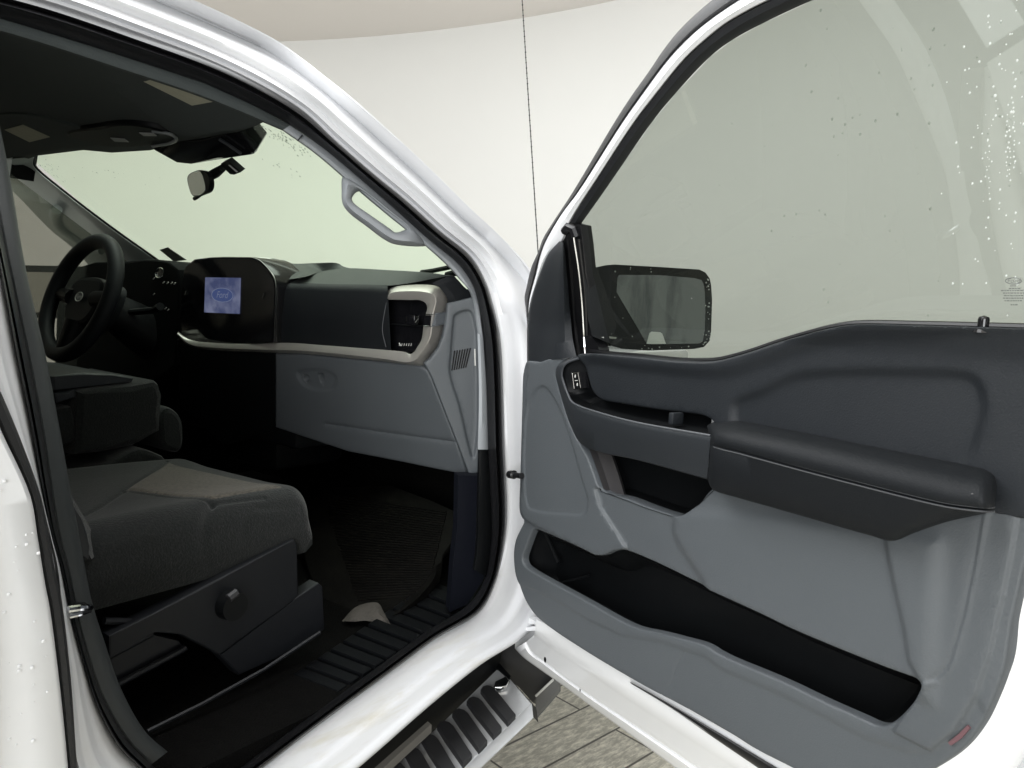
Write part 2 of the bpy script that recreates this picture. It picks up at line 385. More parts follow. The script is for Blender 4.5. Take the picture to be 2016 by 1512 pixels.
# door opening traced loop, matched index by index: S_OUT (paint/seal), S_IN (seal/trim), W_OUT (outer edge of paint), T_IN (inner edge of trim)
S_OUT = [(-120, -50), (89, 0), (268, 62), (417, 119), (521, 170), (600, 220), (658, 274), (738, 344), (797, 392), (867, 455), (929, 507), (958, 558), (973, 609), (985, 668), (990, 757), (993, 880), (998, 1003), (996, 1048), (988, 1101), (976, 1146), (949, 1200), (857, 1258), (768, 1324), (667, 1398), (583, 1461), (520, 1510), (440, 1565), (370, 1580), (310, 1550), (274, 1512), (232, 1470), (190, 1389), (167, 1315), (143, 1229), (119, 1116), (104, 1062), (89, 998), (60, 843), (31, 700), (0, 537), (-40, 350), (-70, 200)]
S_IN = [(-100, 8), (75, 60), (250, 115), (395, 164), (495, 207), (570, 247), (638, 294), (718, 361), (775, 411), (846, 474), (903, 522), (930, 562), (942, 602), (951, 665), (957, 770), (960, 885), (966, 1005), (967, 1045), (963, 1095), (956, 1135), (928, 1184), (838, 1244), (750, 1308), (650, 1382), (568, 1442), (505, 1488), (430, 1540), (372, 1552), (322, 1525), (298, 1505), (252, 1458), (205, 1380), (178, 1308), (155, 1225), (132, 1112), (117, 1058), (106, 996), (83, 840), (56, 698), (22, 535), (-15, 350), (-45, 200)]
W_OUT = [(-60, -170), (130, -105), (330, -22), (460, 36), (558, 88), (644, 153), (700, 198), (785, 274), (850, 335), (926, 410), (990, 470), (1037, 521), (1062, 560), (1075, 650), (1085, 757), (1085, 880), (1085, 1003), (1085, 1060), (1082, 1120), (1078, 1180), (1046, 1240), (946, 1309), (850, 1386), (745, 1478), (660, 1550), (580, 1610), (480, 1680), (360, 1690), (230, 1640), (185, 1570), (152, 1512), (140, 1389), (134, 1300), (124, 1225), (114, 1120), (101, 1062), (84, 998), (27, 843), (-20, 700), (-50, 537), (-90, 350), (-130, 200)]
T_IN = [(-100, 36), (70, 84), (238, 139), (383, 187), (482, 226), (556, 257), (622, 304), (700, 371), (757, 419), (830, 478), (880, 523), (903, 548), (925, 576), (940, 655), (943, 770), (941, 885), (938, 1005), (937, 1045), (935, 1085), (930, 1120), (905, 1165), (815, 1225), (725, 1290), (625, 1362), (540, 1425), (480, 1470), (425, 1505), (385, 1515), (357, 1508), (330, 1480), (286, 1440), (238, 1355), (208, 1270), (180, 1180), (160, 1075), (152, 1030), (142, 980), (116, 835), (90, 700), (52, 535), (20, 350), (-10, 200)]
NA = 13
# A pillar profile / sill profile: (t from seal to outer edge, offset outwards<0)
PT = [0, .06, .14, .26, .36, .44, .52, .62, .76, .84, .90, .96, 1.0]
PA = [.006, .004, -.010, -.012, -.026, -.034, -.030, -.010, .004, .006, -.030, -.048, -.052]
PS = [.004, -.002, -.008, -.012, -.016, -.020, -.030, -.036, -.038, -.044, -.050, -.053, -.050]
rows = []
for t, a, s in zip(PT, PA, PS):
    c = []
    for i, (p, q) in enumerate(zip(S_OUT, W_OUT)):
        x = lerp(p, q, t); k = min(1, max(0, (i - 10) / 4)); c.append(body(x[0], x[1], a * (1 - k) + s * k))
    rows.append(mrow(c))
last = rows[-1]
rows.append([p + np.array([.0, .03, -.012]) for p in last]); rows.append([p + np.array([.03 if i < 60 else .0, .12, .0]) for i, p in enumerate(last)])
bodyshell = MB().grid(rows).build('cab_body', M['white_dirty'], truck, angle=60)
# weather seal
rows = []
for t, o in [(0, .006), (.04, -.006), (.14, -.013), (.26, -.012), (.36, .000), (.40, .006), (.44, -.002), (.50, -.008), (.56, -.004), (.62, .006), (.80, .016), (.95, .026), (1.0, .040)]:
    rows.append(mrow([body(*lerp(p, q, t), o) for p, q in zip(S_OUT, S_IN)]))
MB().grid(rows).build('door_opening_seal', M['seal'], truck, angle=60)
# interior trim just inside the seal: front pillar / hinge pillar / rear pillar are separate pieces
def trim(name, i0, i1, mt, prof, parent=truck):
    rows = []
    for t, o in prof: rows.append(mrow([body(*lerp(p, q, t), o) for p, q in zip(S_IN[i0:i1], T_IN[i0:i1])]))
    return MB().grid(rows).build(name, mt, parent)
PROF = [(-.05, .03), (.1, .028), (.5, .030), (.85, .036), (1, .05), (1.0, .09)]
roof_trim = trim('roof_rail_trim', 0, 6, M['headliner'], PROF)
apil = trim('front_pillar_trim', 5, 14, M['grey_trim'], PROF)
kick = trim('cowl_side_trim', 15, 20, M['black'], PROF)
trim('hinge_pillar_trim', 13, 16, M['grey_trim'], [(-.05, .028), (.1, .026), (.6, .028), (1, .034), (1, .06)])
trim('rear_pillar_trim', 29, 42, mat('rear_pillar_plastic', (.030, .034, .035), .5, spec=.35, bump=.3, bscale=800, bdist=.0006), PROF)
# grab handle on the pillar
GO_ = [(686, 418), (675, 402), (672.5, 375), (677, 346), (722, 374), (768, 409), (820, 454), (846, 480), (779, 481.5), (757, 472), (722, 446)]
GH_ = [(697, 400), (693, 393), (697, 383), (707, 377), (719, 381), (760, 415), (800, 448), (790.5, 455), (777, 457), (766, 449), (730, 424)]
rows = []
for t, o in [(0, .075), (0, .048), (.12, .036), (.4, .024), (.7, .026), (.92, .036), (1, .048), (1, .075)]:
    P = [body(*lerp(p, q, t), o) for p, q in zip(GO_, GH_)]; rows.append(list(catmull(P, 0, closed=True, arc=False, k=6)))
MB().grid(rows, cv=True).build('grab_handle', M['grey_trim'], apil, angle=60)
# pillar trim seam cap
MB().tube([body(595, 266, .026), body(586, 277, .03)], .0012, 6).build('trim_seam', M['dark'], apil)

# roof and far parts of the cab (closed shell so the cabin is dark)
roof = MB()
ysec = [-.52, -.45, -.25, 0, .25, .45, .52]
roof.grid([[np.array([x, y, z + .03 * (1 - (y / .6) ** 2)]) for y in ysec] for x, z in [(-.42, 1.885), (-.7, 1.905), (-1.1, 1.92), (-1.9, 1.92), (-2.4, 1.90)]])
roof.grid([[np.array([x, .60 + .28 * (1.85 - z) / .7 if z > 1.15 else .88, z]) for z in (1.85, 1.7, 1.56)] for x in (-.5, -1.0)])
roof.build('roof_panel', M['white'], truck)

HLP = ((-.45, 0, 1.752), (.167, 0, 1.0))      # headliner plane
front = [(40, 318), (74, 306.5), (164, 295.5), (220, 300.6), (295, 296), (350, 284), (420, 272), (470, 259), (503, 248), (528, 236)]
fr3 = [pl(x, y, *HLP) for x, y in front]
hl = []
for k in range(12):
    x = -.9 - k * .14 if k > 1 else None
    row = []
    for p in fr3:
        if k == 0: q = p
        elif k == 1: q = p + np.array([-.06, 0, .004])
        else: q = np.array([x, p[1] * 1.05, 1.752 + .167 * .45 + .05 * sstep(np.array((k) / 6.0)) - .03 * (abs(p[1]) / .6) ** 3])
        row.append(q)
    hl.append(row)
rowsh = [[p + np.array([.012, 0, .012]) for p in hl[0]]] + hl
head = MB().grid(rowsh).build('headliner', M['headliner'], truck)
# sun visors
def visor(poly, lab, name='sun_visor'):
    P = catmull([pl(x, y, (HLP[0][0], 0, HLP[0][2] - .018), HLP[1]) for x, y in poly], 40, closed=True)
    v = MB().prism(P, (.002, 0, .016), bev=.006).build(name, M['headliner'], truck)
    L = [pl(x, y, (HLP[0][0], 0, HLP[0][2] - .0195), HLP[1]) for x, y in lab]
    MB().prism(L, (0, 0, .001)).build('visor_label', M['label'], v)
visor([(200, 152), (288, 126), (380, 158), (462, 200), (521, 236), (500, 250), (430, 262), (352, 268), (262, 205)], [(283, 161), (312, 153), (428, 199), (378, 208)])
visor([(-40, 236), (60, 226), (150, 250), (205, 278), (160, 290), (70, 302), (-30, 316)], [(9, 256), (45, 246), (98, 270), (58, 280)])
# overhead console with two map lights
cons = catmull([pl(x, y, (HLP[0][0], 0, HLP[0][2] - .022), HLP[1]) for x, y in [(130, 268), (190, 252), (260, 246), (322, 258), (346, 272), (330, 284), (270, 291), (200, 288)]], 40, closed=True)
oc = MB().prism(cons, (.004, 0, .03), bev=.01).build('overhead_console', M['black'], truck)
for q in ([(217, 272), (245, 274), (253, 280), (226, 279)], [(274, 262), (302, 263), (309, 268), (283, 268)]):
    MB().prism([pl(x, y, (HLP[0][0], 0, HLP[0][2] - .0235), HLP[1]) for x, y in q], (0, 0, .002)).build('map_light', M['lens'], oc)
MB().tube(catmull([pl(x, y, (HLP[0][0], 0, HLP[0][2] - .022), HLP[1]) for x, y in [(300, 258), (335, 264), (347, 273), (336, 281), (300, 287)]], 20), .004, 8).build('console_highlight', mat('console_highlight_tone', (.16, .17, .17), .35), oc)  # pale tube painting a highlight along the console edge

# windshield (raked plane) and the mirror behind it
WP = ((-.45, 0, 1.772), (.68, 0, 1.0))
wsp = [pl(x, y, *WP) for x, y in [(40, 280), (300, 255), (540, 205), (900, 500), (960, 580), (800, 570), (500, 570), (300, 560), (240, 500)]]
WB = [(-.47, .66), (-.47, -.56), (.30, -.86), (.34, -.3), (.34, .4), (.24, .84)]
# rain marks clinging to the glass: small specks near the top corners
spk = MB().prism([np.array([x, y, 1.772 - .68 * (x + .45)]) for x, y in WB], (.003, 0, .004))
for cxp, cyp, sx, sy_, nn in [(565, 275, 45, 26, 90), (100, 335, 22, 18, 34), (560, 330, 60, 40, 10), (200, 340, 130, 30, 14)]:
    for _ in range(nn):
        t = rnd.gauss(0, .5); x = cxp + sx * t + rnd.gauss(0, 8); y = cyp + sy_ * t * .9 + rnd.gauss(0, 7)
        p = pl(x, y, (-.45, 0, 1.779), WP[1]); r = rnd.uniform(.0006, .0018)
        spk.add([p + np.array([r * 1.6, 0, -r]), p + np.array([0, r, 0]), p + np.array([-r * 1.6, 0, r]), p + np.array([0, -r, 0]), p + np.array([0, 0, .001])], [(0, 1, 4), (1, 2, 4), (2, 3, 4), (3, 0, 4)], 1)
ws = spk.build('windshield', None, truck, smooth=False, mats=[M['windshield'], mat('rain_mark', (.20, .24, .20), .5)])
MB().prism([pl(x, y, (-.45, 0, 1.766), WP[1]) for x, y in [(314, 492), (330, 487), (367, 512), (342, 515)]], (.001, 0, .001)).build('windshield_sticker', mat('sticker_back', (.16, .17, .15), .6), ws)
# camera housing
ch = [(300, 296), (344, 321), (373, 325), (433, 318), (475, 310), (501, 305), (502, 300), (470, 261), (443, 262), (395, 270), (347, 276)]
hp = [pl(x, y, (-.45, 0, 1.758), WP[1]) for x, y in ch]
chb = MB().prism(hp, (.03, 0, .05), bev=.012).build('camera_housing', M['gloss'], truck)
MB().tube([pl(x, y, (-.46, 0, 1.756), WP[1]) for x, y in [(432, 274), (448, 284), (475, 303)]], .004, 8).build('housing_rib', M['dark'], chb)
# rear-view mirror
_m = np.array([-.36, -.0, 1.66]); _d = (_m - CAM) / np.linalg.norm(_m - CAM); _t = np.array([-.42, .76, 1.56]) - _m; _t /= np.linalg.norm(_t)
_n = (_d - _t) / np.linalg.norm(_d - _t); MP = (_m, _n)      # the driver has it turned to the side window
def mp(x, y, o=0): return pl(x, y, MP[0] + np.array([o, 0, 0]), MP[1])
mo = catmull([mp(x, y) for x, y in [(368, 351), (382, 337), (401, 336), (410, 345), (413, 360), (410, 374), (398, 381), (378, 385), (374, 378)]], 36, closed=True)
rv = MB().prism(mo, (.011, -.002, 0), bev=.002).build('rearview_mirror', M['black'], truck)
mg = catmull([mp(x, y, -.0015) for x, y in [(370, 351.5), (383, 338.5), (395, 338.5), (400, 350), (404, 373), (378, 383.5), (374, 377)]], 30, closed=True)
MB().prism(mg, (.001, 0, 0)).build('mirror_glass', M['mirror'], rv)
st = MB(); st.tube([mp(408, 350, .03), mp(424, 341, .05), mp(438, 331, .06)], [.011, .012, .009], 10)
st.prism([mp(x, y, .06) for x, y in [(435, 322), (448, 316), (474, 339), (461, 344), (453, 343), (436, 327)]], (.012, .0, .01))
st.tube([mp(397, 381, .01), mp(388, 388, .01), mp(383, 391, .01)], .005, 8)
st.build('mirror_stalk', M['black'], rv)
MB().prism([mp(x, y, .058) for x, y in [(449, 325), (452, 324.5), (468, 338), (465, 339)]], (.001, 0, 0)).build('stalk_slot', M['pale'], rv)

# ------------------------------------------------------------------ driver side
dA = [(68, 309), (71, 330), (128, 378), (223, 450), (309, 511), (345, 538)]
dB = [(18, 312), (12, 345), (60, 398), (115, 455), (160, 492), (200, 540)]
dpr = []
for t, o in [(0, .012), (.04, .0), (.3, -.02), (.55, -.05), (.72, -.06), (.9, -.045), (1, -.0)]:
    dpr.append(mrow([pl(*lerp(a, b, t), (-.45 + o, 0, 1.752), WP[1]) + np.array([0, 0.05 * t, 0]) for a, b in zip(dA, dB)]))
M['lit_trim'] = mat('lit_pillar_trim', (.50, .545, .54), .7, bump=.3, bscale=600, bdist=.0006)  # same trim as the passenger pillar, wall light put into its colour
dp = MB().grid(dpr).build('driver_pillar_trim', M['lit_trim'], truck)
g = [pl(x, y, (-.52, 0, 1.752), WP[1]) for x, y in [(112, 412), (108, 424), (118, 446), (168, 482), (200, 492)]]
MB().tube(catmull(g, 26), .016, 12).build('grab_handle', M['lit_trim'], dp)
MB().tube(catmull([pl(x, y, (-.44, 0, 1.752), WP[1]) for x, y in dA], 30), .004, 6).build('windshield_edge', M['black'], dp)
# driver door side wall with window opening
dw = MB()
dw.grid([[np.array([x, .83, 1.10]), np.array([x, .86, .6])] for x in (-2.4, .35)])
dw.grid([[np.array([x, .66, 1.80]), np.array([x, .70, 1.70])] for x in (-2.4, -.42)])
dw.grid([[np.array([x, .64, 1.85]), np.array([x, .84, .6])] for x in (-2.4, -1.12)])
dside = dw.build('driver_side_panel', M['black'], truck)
gl = [(-1.12, .69, 1.70), (-.50, .69, 1.72), (.10, .79, 1.36), (.10, .83, 1.10), (-1.12, .83, 1.10)]
MB().prism(gl, (0, .004, 0)).build('driver_window', glass('driver_glass', (.66, .66, .62), haze=.05), truck)
# driver's door mirror seen through its window
def dm(x, y): return onx(x, y, -.20)
mm = MB()
outl = [(40, 522), (150, 524), (160, 622), (52, 626)]; inn = [(46, 535), (148, 537), (156, 612), (56, 616)]
mm.grid([[dm(*p) for p in outl], [dm(*p) + np.array([-.006, -.004, 0]) for p in inn]], cv=True)
mm.prism([dm(*p) + np.array([.01, 0, 0]) for p in outl], (.09, .0, 0))
dmo = mm.build('driver_mirror', M['black'], truck, smooth=False)
MB().prism([dm(*p) + np.array([-.001, -.001, 0]) for p in inn], (.002, 0, 0)).build('mirror_glass', mat('driver_mirror_silver', (.55, .54, .50), .1, metal=1), dmo)

# ------------------------------------------------------------------ dashboard
DPP, DPN = np.array([-.22, 0, 1.3]), np.array([1, .16, 0]) / np.linalg.norm([1, .16, 0])
def dq(x, y, o=0.0): return pl(x, y, DPP + DPN * o, DPN)       # o>0: deeper
def wsd(x, y): return pl(x, y, (-.45, 0, 1.745), WP[1])
def wsi(x, y): return pl(x, y, (-.45, 0, 1.722), WP[1])
def wse(x, y, i): return lerp(wsi(x, y), wsd(x, y), max(0, (i - 3) / 4.0))
dash_top = MB()
fe = [(545, 561), (566, 557), (650, 559), (740, 560.5), (768, 562), (815, 556), (856, 548), (884, 543)]
re_ = [(628, 536), (634, 534), (662, 530), (690, 528), (760, 531.5), (815, 534.5), (856, 538), (896, 545)]
F3 = [dq(x, y) for x, y in fe]
for i in range(5, 8): F3[i] = lerp(dq(*fe[i]), wsd(*fe[i]), (i - 4) / 3.2)
dash_top.grid([mrow(F3), mrow([lerp(a, wse(*q, i), .5) + np.array([0, 0, .003]) for i, (a, q) in enumerate(zip(F3, re_))]), mrow([wse(*q, i) for i, q in enumerate(re_)]), mrow([wse(*q, i) + np.array([.1, 0, -.07]) for i, q in enumerate(re_)])])
pad_v = dash_top; dash_top = MB()
# face of the upper glovebox
up = [(545, 561), (566, 557), (650, 559), (740, 560.5), (763, 562)]
lo = [(541, 680), (568, 677), (650, 684), (740, 690), (770, 692)]
dash_top.grid([mrow([dq(*p, 0.0) for p in up]), mrow([dq(*lerp(p, q, .04), -.010) for p, q in zip(up, lo)]), mrow([dq(*lerp(p, q, .12), -.016) for p, q in zip(up, lo)]),
               mrow([dq(*lerp(p, q, .6), -.012) for p, q in zip(up, lo)]), mrow([dq(*q, .0) for q in lo])])
dash = dash_top.build('dashboard', M['dark2'], truck, angle=50)
M['lit_pad'] = mat('lit_dash_vinyl', (.030, .034, .031), .62, spec=.3, bump=.5, bscale=420, bdist=.0008, vary=.08)  # dash vinyl again, windshield light put into a lighter colour
pad_v.build('dash_top_pad', M['lit_pad'], dash, angle=50)
# dash middle: ridge behind the screen, defrost strip
mid = MB()
ra = [(500, 507), (545, 510), (571, 518), (620, 518), (667, 519), (675, 525)]
rb = [(540, 560), (560, 552), (600, 545), (634, 534), (662, 530), (690, 528)]
mid.grid([mrow([wsd(*p) for p in ra]), mrow([lerp(wsd(*p), dq(*q) if i < 3 else wsi(*q), .5) for i, (p, q) in enumerate(zip(ra, rb))]), mrow([dq(*q, .0) if i < 3 else wsi(*q) for i, q in enumerate(rb)])])
mid.grid([mrow([wsd(*p) for p in ra]), mrow([wsd(*p) + np.array([.1, 0, -.07]) for p in ra])])
mid.build('dash_top_ridge', M['lit_pad'], dash)
# hood side of the screen pod
SPN = np.array([1, .05, .12]); SPP = np.array([-.235, 0, 1.38])
def sq(x, y, o=0): return pl(x, y, SPP + np.array([o, 0, 0]), SPN)
ha = [(494, 506), (510, 512), (526, 527), (540, 548), (543, 566), (541, 620), (539, 676)]
hb = [(520, 507), (540, 510), (562, 524), (573, 544), (566, 557), (545, 620), (541, 678)]
MB().grid([mrow([sq(*p, -.004) for p in ha]), mrow([sq(*p, .0) for p in ha]), mrow([lerp(sq(*p, .0), dq(*q, .06) if i > 2 else wsd(*q), .9) for i, (p, q) in enumerate(zip(ha, hb))])]).build('screen_hood', mat('lit_satin', (.62, .62, .60), .4, metal=.15), dash)  # silver trim paled in colour to imitate light from the windshield
bz = [(357, 546), (363, 525), (381, 510), (412, 506), (440, 505), (497, 506), (510, 512), (526, 527), (540, 549), (543, 567), (541, 620), (538, 674), (480, 680), (430, 680), (385, 678), (364, 670), (351, 660), (354, 608)]
scb = MB().prism([sq(*p) for p in bz], (.10, 0, 0), bev=.006).build('screen_bezel', M['gloss'], dash)
scr = [(404, 546), (473, 547), (471, 618), (402, 615)]
def screen_mat():
    m = emis('lit_screen', (.12, .2, .6), 1); nt = m.node_tree; b = nt.nodes['Principled BSDF']
    tc = nt.nodes.new('ShaderNodeTexCoord'); nz = nt.nodes.new('ShaderNodeTexNoise'); nz.inputs['Scale'].default_value = 22; nz.inputs['Detail'].default_value = 3
    nt.links.new(tc.outputs['Object'], nz.inputs['Vector']); cr = nt.nodes.new('ShaderNodeValToRGB')
    cr.color_ramp.elements[0].color = (.06, .075, .165, 1); cr.color_ramp.elements[1].color = (.18, .20, .31, 1); cr.color_ramp.elements[0].position = .38; cr.color_ramp.elements[1].position = .66
    nt.links.new(nz.outputs['Fac'], cr.inputs[0]); nt.links.new(cr.outputs[0], b.inputs['Emission Color']); b.inputs['Emission Strength'].default_value = .75
    return m
ts = MB().prism([sq(*p, -.003) for p in scr], (.002, 0, 0)).build('touchscreen', screen_mat(), dash)
def text_mesh(txt, size, o3, ax, ay, mt, parent, name, shear=0.0, depth=.0004, align='CENTER'):
    cu = bpy.data.curves.new(name, 'FONT'); cu.body = txt; cu.size = size; cu.align_x = align; cu.align_y = 'CENTER'; cu.shear = shear; cu.extrude = 0
    t = bpy.data.objects.new(name, cu); COL.objects.link(t)
    me = bpy.data.meshes.new_from_object(t.evaluated_get(bpy.context.evaluated_depsgraph_get())); bpy.data.objects.remove(t); bpy.data.curves.remove(cu)
    ax = np.array(ax, float); ay = np.array(ay, float)
    for v in me.vertices: v.co = Vector(np.array(o3) + ax * v.co.x + ay * v.co.y)
    me.materials.append(mt); me.name = name
    o = bpy.data.objects.new(name, me); COL.objects.link(o)
    if parent: o.parent = parent
    return o
def oval(c, ax, ay, a, b, mt, name, parent, tube=None, n=36):
    pts = [np.array(c) + ax * a * math.cos(t) + ay * b * math.sin(t) for t in np.linspace(0, 2 * math.pi, n, endpoint=False)]
    mb = MB()
    if tube: mb.tube(pts + pts[:1], tube, 6)
    else: mb.add(pts, [tuple(range(n))])
    return mb.build(name, mt, parent)
c0 = sq(438, 581, -.006); axl = sq(460, 582, -.006) - sq(416, 580, -.006); axl /= np.linalg.norm(axl); ayl = sq(438, 560, -.006) - sq(438, 600, -.006); ayl /= np.linalg.norm(ayl)
oval(c0, axl, ayl, np.linalg.norm(sq(460, 582) - sq(438, 581)), .020, emis('screen_oval', (.06, .085, .21), .75), 'screen_emblem', dash)
oval(c0 + np.array([-.001, 0, 0]), axl, ayl, np.linalg.norm(sq(459, 582) - sq(438, 581)), .019, emis('screen_line', (.17, .20, .31), .7), 'screen_emblem_rim', dash, tube=.0009)
text_mesh('Ford', .026, c0 + np.array([-.0022, 0, 0]), axl, ayl, emis('screen_script', (.18, .21, .32), .7), dash, 'screen_emblem_script', shear=.35)
for x, y in [(519, 582), (366, 577)]:
    MB().tube([sq(x - 2, y + 4, -.003), sq(x + 1, y - 5, -.003)], .0016, 6).build('screen_knob_glint', M['chrome'], dash)

# satin silver trim: C shaped vent surround running into the long lower strip
BO = [(762, 577), (768, 568), (806, 561), (856, 562), (867, 567.5), (880, 587), (877, 616), (874, 637), (868.6, 665), (859, 685.6), (843, 708), (831, 719), (803, 717.5), (760, 712), (708, 707), (640, 700), (589, 696), (506, 693), (431, 690), (372, 680), (348, 659)]
BC = [(764, 583), (770, 577), (806, 573), (842, 576), (855, 583), (857, 593), (850.6, 620), (849, 640), (846, 663), (838, 680), (825, 700), (816, 709), (803, 713), (760, 707), (708, 701), (640, 694), (589, 690), (506, 688), (431, 685), (372, 677), (349, 657)]
BI = [(762, 590), (775, 590), (806, 590.5), (827, 591), (838, 597), (841, 606), (838, 620), (834, 640), (829.7, 669), (821, 684), (815, 693), (807, 697), (797, 693), (759, 689), (700, 684.5), (640, 680), (568, 675), (500, 677), (430, 675.5), (372, 668), (351, 653)]
def boff(i): return min(1, max(0, (16 - i) / 4)) if i > 11 else 1
# the surround wraps round the end of the dash: its outer edge lies further back
oo = [.002, .006, .010, .016, .020, .026, .028, .028, .026, .022, .016, .012, .010, .006, .004, .002, .0, .0, .0, .0, .0]
rows = [mrow([dq(*p, o + .03) for p, o in zip(BO, oo)]), mrow([dq(*p, o) for p, o in zip(BO, oo)]), mrow([dq(*lerp(p, q, .45), o * .55 - .008) for p, q, o in zip(BO, BC, oo)]), mrow([dq(*lerp(p, q, .9), -.018) for p, q in zip(BO, BC)]), mrow([dq(*p, -.020) for p in BC]), mrow([dq(*lerp(p, q, .12), -.0195) for p, q in zip(BC, BI)]),
        mrow([dq(*lerp(p, q, .55), -.017) for p, q in zip(BC, BI)]), mrow([dq(*p, -.012) for p in BI]), mrow([dq(*p, .02) for p in BI])]
bez = MB().grid(rows).build('vent_surround', M['silver'], dash, angle=40)
# vent cavity and its parts
cav = [(758, 588), (800, 588), (830, 589), (840, 598), (842, 620), (834, 665), (818, 690), (800, 697), (768, 694), (755, 650)]
cb = MB().prism([dq(*p, .035) for p in cav], DPN * .02)
vent = cb.build('air_vent', M['gloss'], dash)
sl = MB()
for k in range(1):
    y = 640
    sl.box(dq(800 - k * .5, y, .022), (.045, .004, .0015), ax=[(-.16, .987, 0), (.987, .16, 0), (0, 0, 1)])
sl.build('vent_slats', M['black'], dash)
MB().box(dq(812, 630, .004), (.013, .01, .012), bev=.003, ax=[(-.16, .987, 0), (.987, .16, 0), (0, 0, 1)]).build('vent_tab', M['gloss'], dash)
MB().tube([dq(798, 634, -.002), dq(803, 624, -.002)], .0015, 6).build('vent_tab_trim', M['chrome'], dash)
MB().tube([dq(817, 634, -.006), dq(823, 626, -.006)], .0026, 6).build('vent_tab_trim', M['chrome'], dash)
MB().prism([dq(*p, -.0215) for p in [(836, 621), (849, 621), (847, 641), (833, 641)]], DPN * .004).build('vent_wheel', M['gloss'], dash)
side = [(851, 618), (877, 613.5), (874, 637), (850, 643)]
cm = MB(); cm.prism([dq(*p, o) for p, o in zip(side, (-.0205, .022, .022, -.0205))], DPN * .006)
cm.tube([dq(833, 642, -.022), dq(849, 642.5, -.023), dq(874, 638.5, .020)], .0011, 6); cm.tube([dq(837, 619.5, -.022), dq(851, 618.5, -.023), dq(877, 614, .020)], .0011, 6)
cm.build('vent_chrome', M['chrome'], dash)
ticks = MB()
for k in range(6): ticks.tube([dq(786 + k * 4.6 + 1, 676, .012), dq(786 + k * 4.6, 681, .012)], .0008, 5)
ticks.tube([dq(786, 675, .012), dq(789, 681, .012)], .0014, 5)
ticks.build('vent_marks', M['pale'], dash)
MB().tube(catmull([dq(*p, -.014) for p in [(762, 592), (757, 615), (753, 650), (757, 672), (760, 683)]], 14), .0010, 6).build('dash_seam', mat('seam_grey', (.05, .055, .06), .4), dash)
# dash end: dark cap on top, grey panel with slotted vent below
EP, EN = np.array([-.095, -.72, 1.3]), np.array([.66, .75, 0.0])
def eq(x, y, o=0): return pl(x, y, EP + EN * o, EN)
capA = [(849, 558), (862, 563), (868, 569), (880, 586), (882, 597)]
capB = [(884, 543), (899, 549), (912, 563), (926, 576), (931, 585)]
MB().grid([mrow([dq(*p, .01 + .004 * i) for i, p in enumerate(capA)]), mrow([lerp(dq(*p, .016), eq(*q, .0), .3) for p, q in zip(capA, capB)]), mrow([eq(*q, .03) for q in capB]), mrow([eq(*q, .09) for q in capB])]).build('dash_end_cap', M['dark2'], dash)
ep_px = [(881, 597), (932, 585), (938, 605), (944, 636), (948, 700), (946, 800), (943, 930), (925, 938), (902, 876), (880, 820), (851, 745), (842, 728), (835, 716), (846, 707), (862, 686), (871, 664), (877, 637)]
def e_uv(x, y):
    p = eq(x, y); t = np.array([.75, -.66, 0]) / .999; return ((p - EP) @ t, p[2])
def e_3(a, b, w): return EP + np.array([.75, -.66, 0]) / .999 * a + ZU * (b) - ZU * 0 + np.array([0, 0, -0.0]) - EN * w - ZU * EP[2] * 0 if False else np.array([EP[0], EP[1], 0]) + np.array([.75, -.66, 0]) / .999 * a + ZU * b - EN * w
eo = [e_uv(*p) for p in ep_px]
inner = smooth2([e_uv(*p) for p in [(896, 620), (925, 612), (936, 640), (940, 700), (939, 860), (931, 900), (905, 800), (886, 735), (888, 690), (892, 640)]])
slot = [e_uv(*p) for p in [(892, 691), (928, 685), (918.6, 723), (887, 730)]]
feats = [('step', inner, -.006, .004)]
endp = relief('dash_end_panel', eo, [], feats, 0, e_3, M['grey'], dash, step=.008, edge=.004, skirt=.03)
sv = MB()
for k in range(7):
    t = (k + .35) / 7.0; t2 = (k + .85) / 7.0
    tl, tr = lerp((892, 691), (928, 685), t), lerp((892, 691), (928, 685), t2); bl, br = lerp((887, 730), (918.6, 723), t), lerp((887, 730), (918.6, 723), t2)
    sv.prism([eq(*p, .0035) for p in (tl, tr, br, bl)], EN * .002)
sv.build('side_vent_slots', M['gloss'], dash)
MB().prism([eq(*p, .003) for p in [(933.5, 687), (936, 687), (937, 720), (934.5, 720)]], EN * .002).build('panel_clip', M['pale'], dash)
# glovebox
A_ = dq(830, 719, .005); B_ = np.array([-.02, -.744, .983]); gd = np.array([-.16, 1, 0]); gd /= np.linalg.norm(gd)
GN = np.cross(gd, B_ - A_); GN /= np.linalg.norm(GN); GN = GN if GN[0] > 0 else -GN
GV = np.cross(GN, gd); GV = GV if GV[2] > 0 else -GV
def g_uv(x, y, o=0): p = pl(x, y, A_ + GN * o, GN); return ((p - A_) @ gd, (p - A_) @ GV)
def g_3(a, b, w): return A_ + gd * a + GV * b - GN * w
go = [g_uv(*p) for p in [(541, 697), (589, 697), (708, 709), (803, 719), (828, 721), (842, 729), (850, 746), (900, 872), (918, 936), (860, 925), (798, 912), (684, 890), (600, 862), (541, 842)]]
MB().prism([g_3(*g_uv(*p), -.004) for p in [(345, 668), (431, 692), (540, 698), (539, 850), (440, 880), (350, 800)]], GN * .05, bev=.006).build('center_panel', M['black'], dash)
seam = [g_uv(*p) for p in [(640, 835), (708, 845), (800, 858), (899, 871)]]
latch1 = smooth2([g_uv(*p) for p in [(596, 741), (604, 741), (607, 750), (600, 751)]]); latch2 = smooth2([g_uv(*p) for p in [(626, 737), (632, 738), (637, 755), (632, 757)]])
recess = smooth2([g_uv(*p) for p in [(585, 735), (640, 730), (660, 742), (655, 765), (600, 760)]])
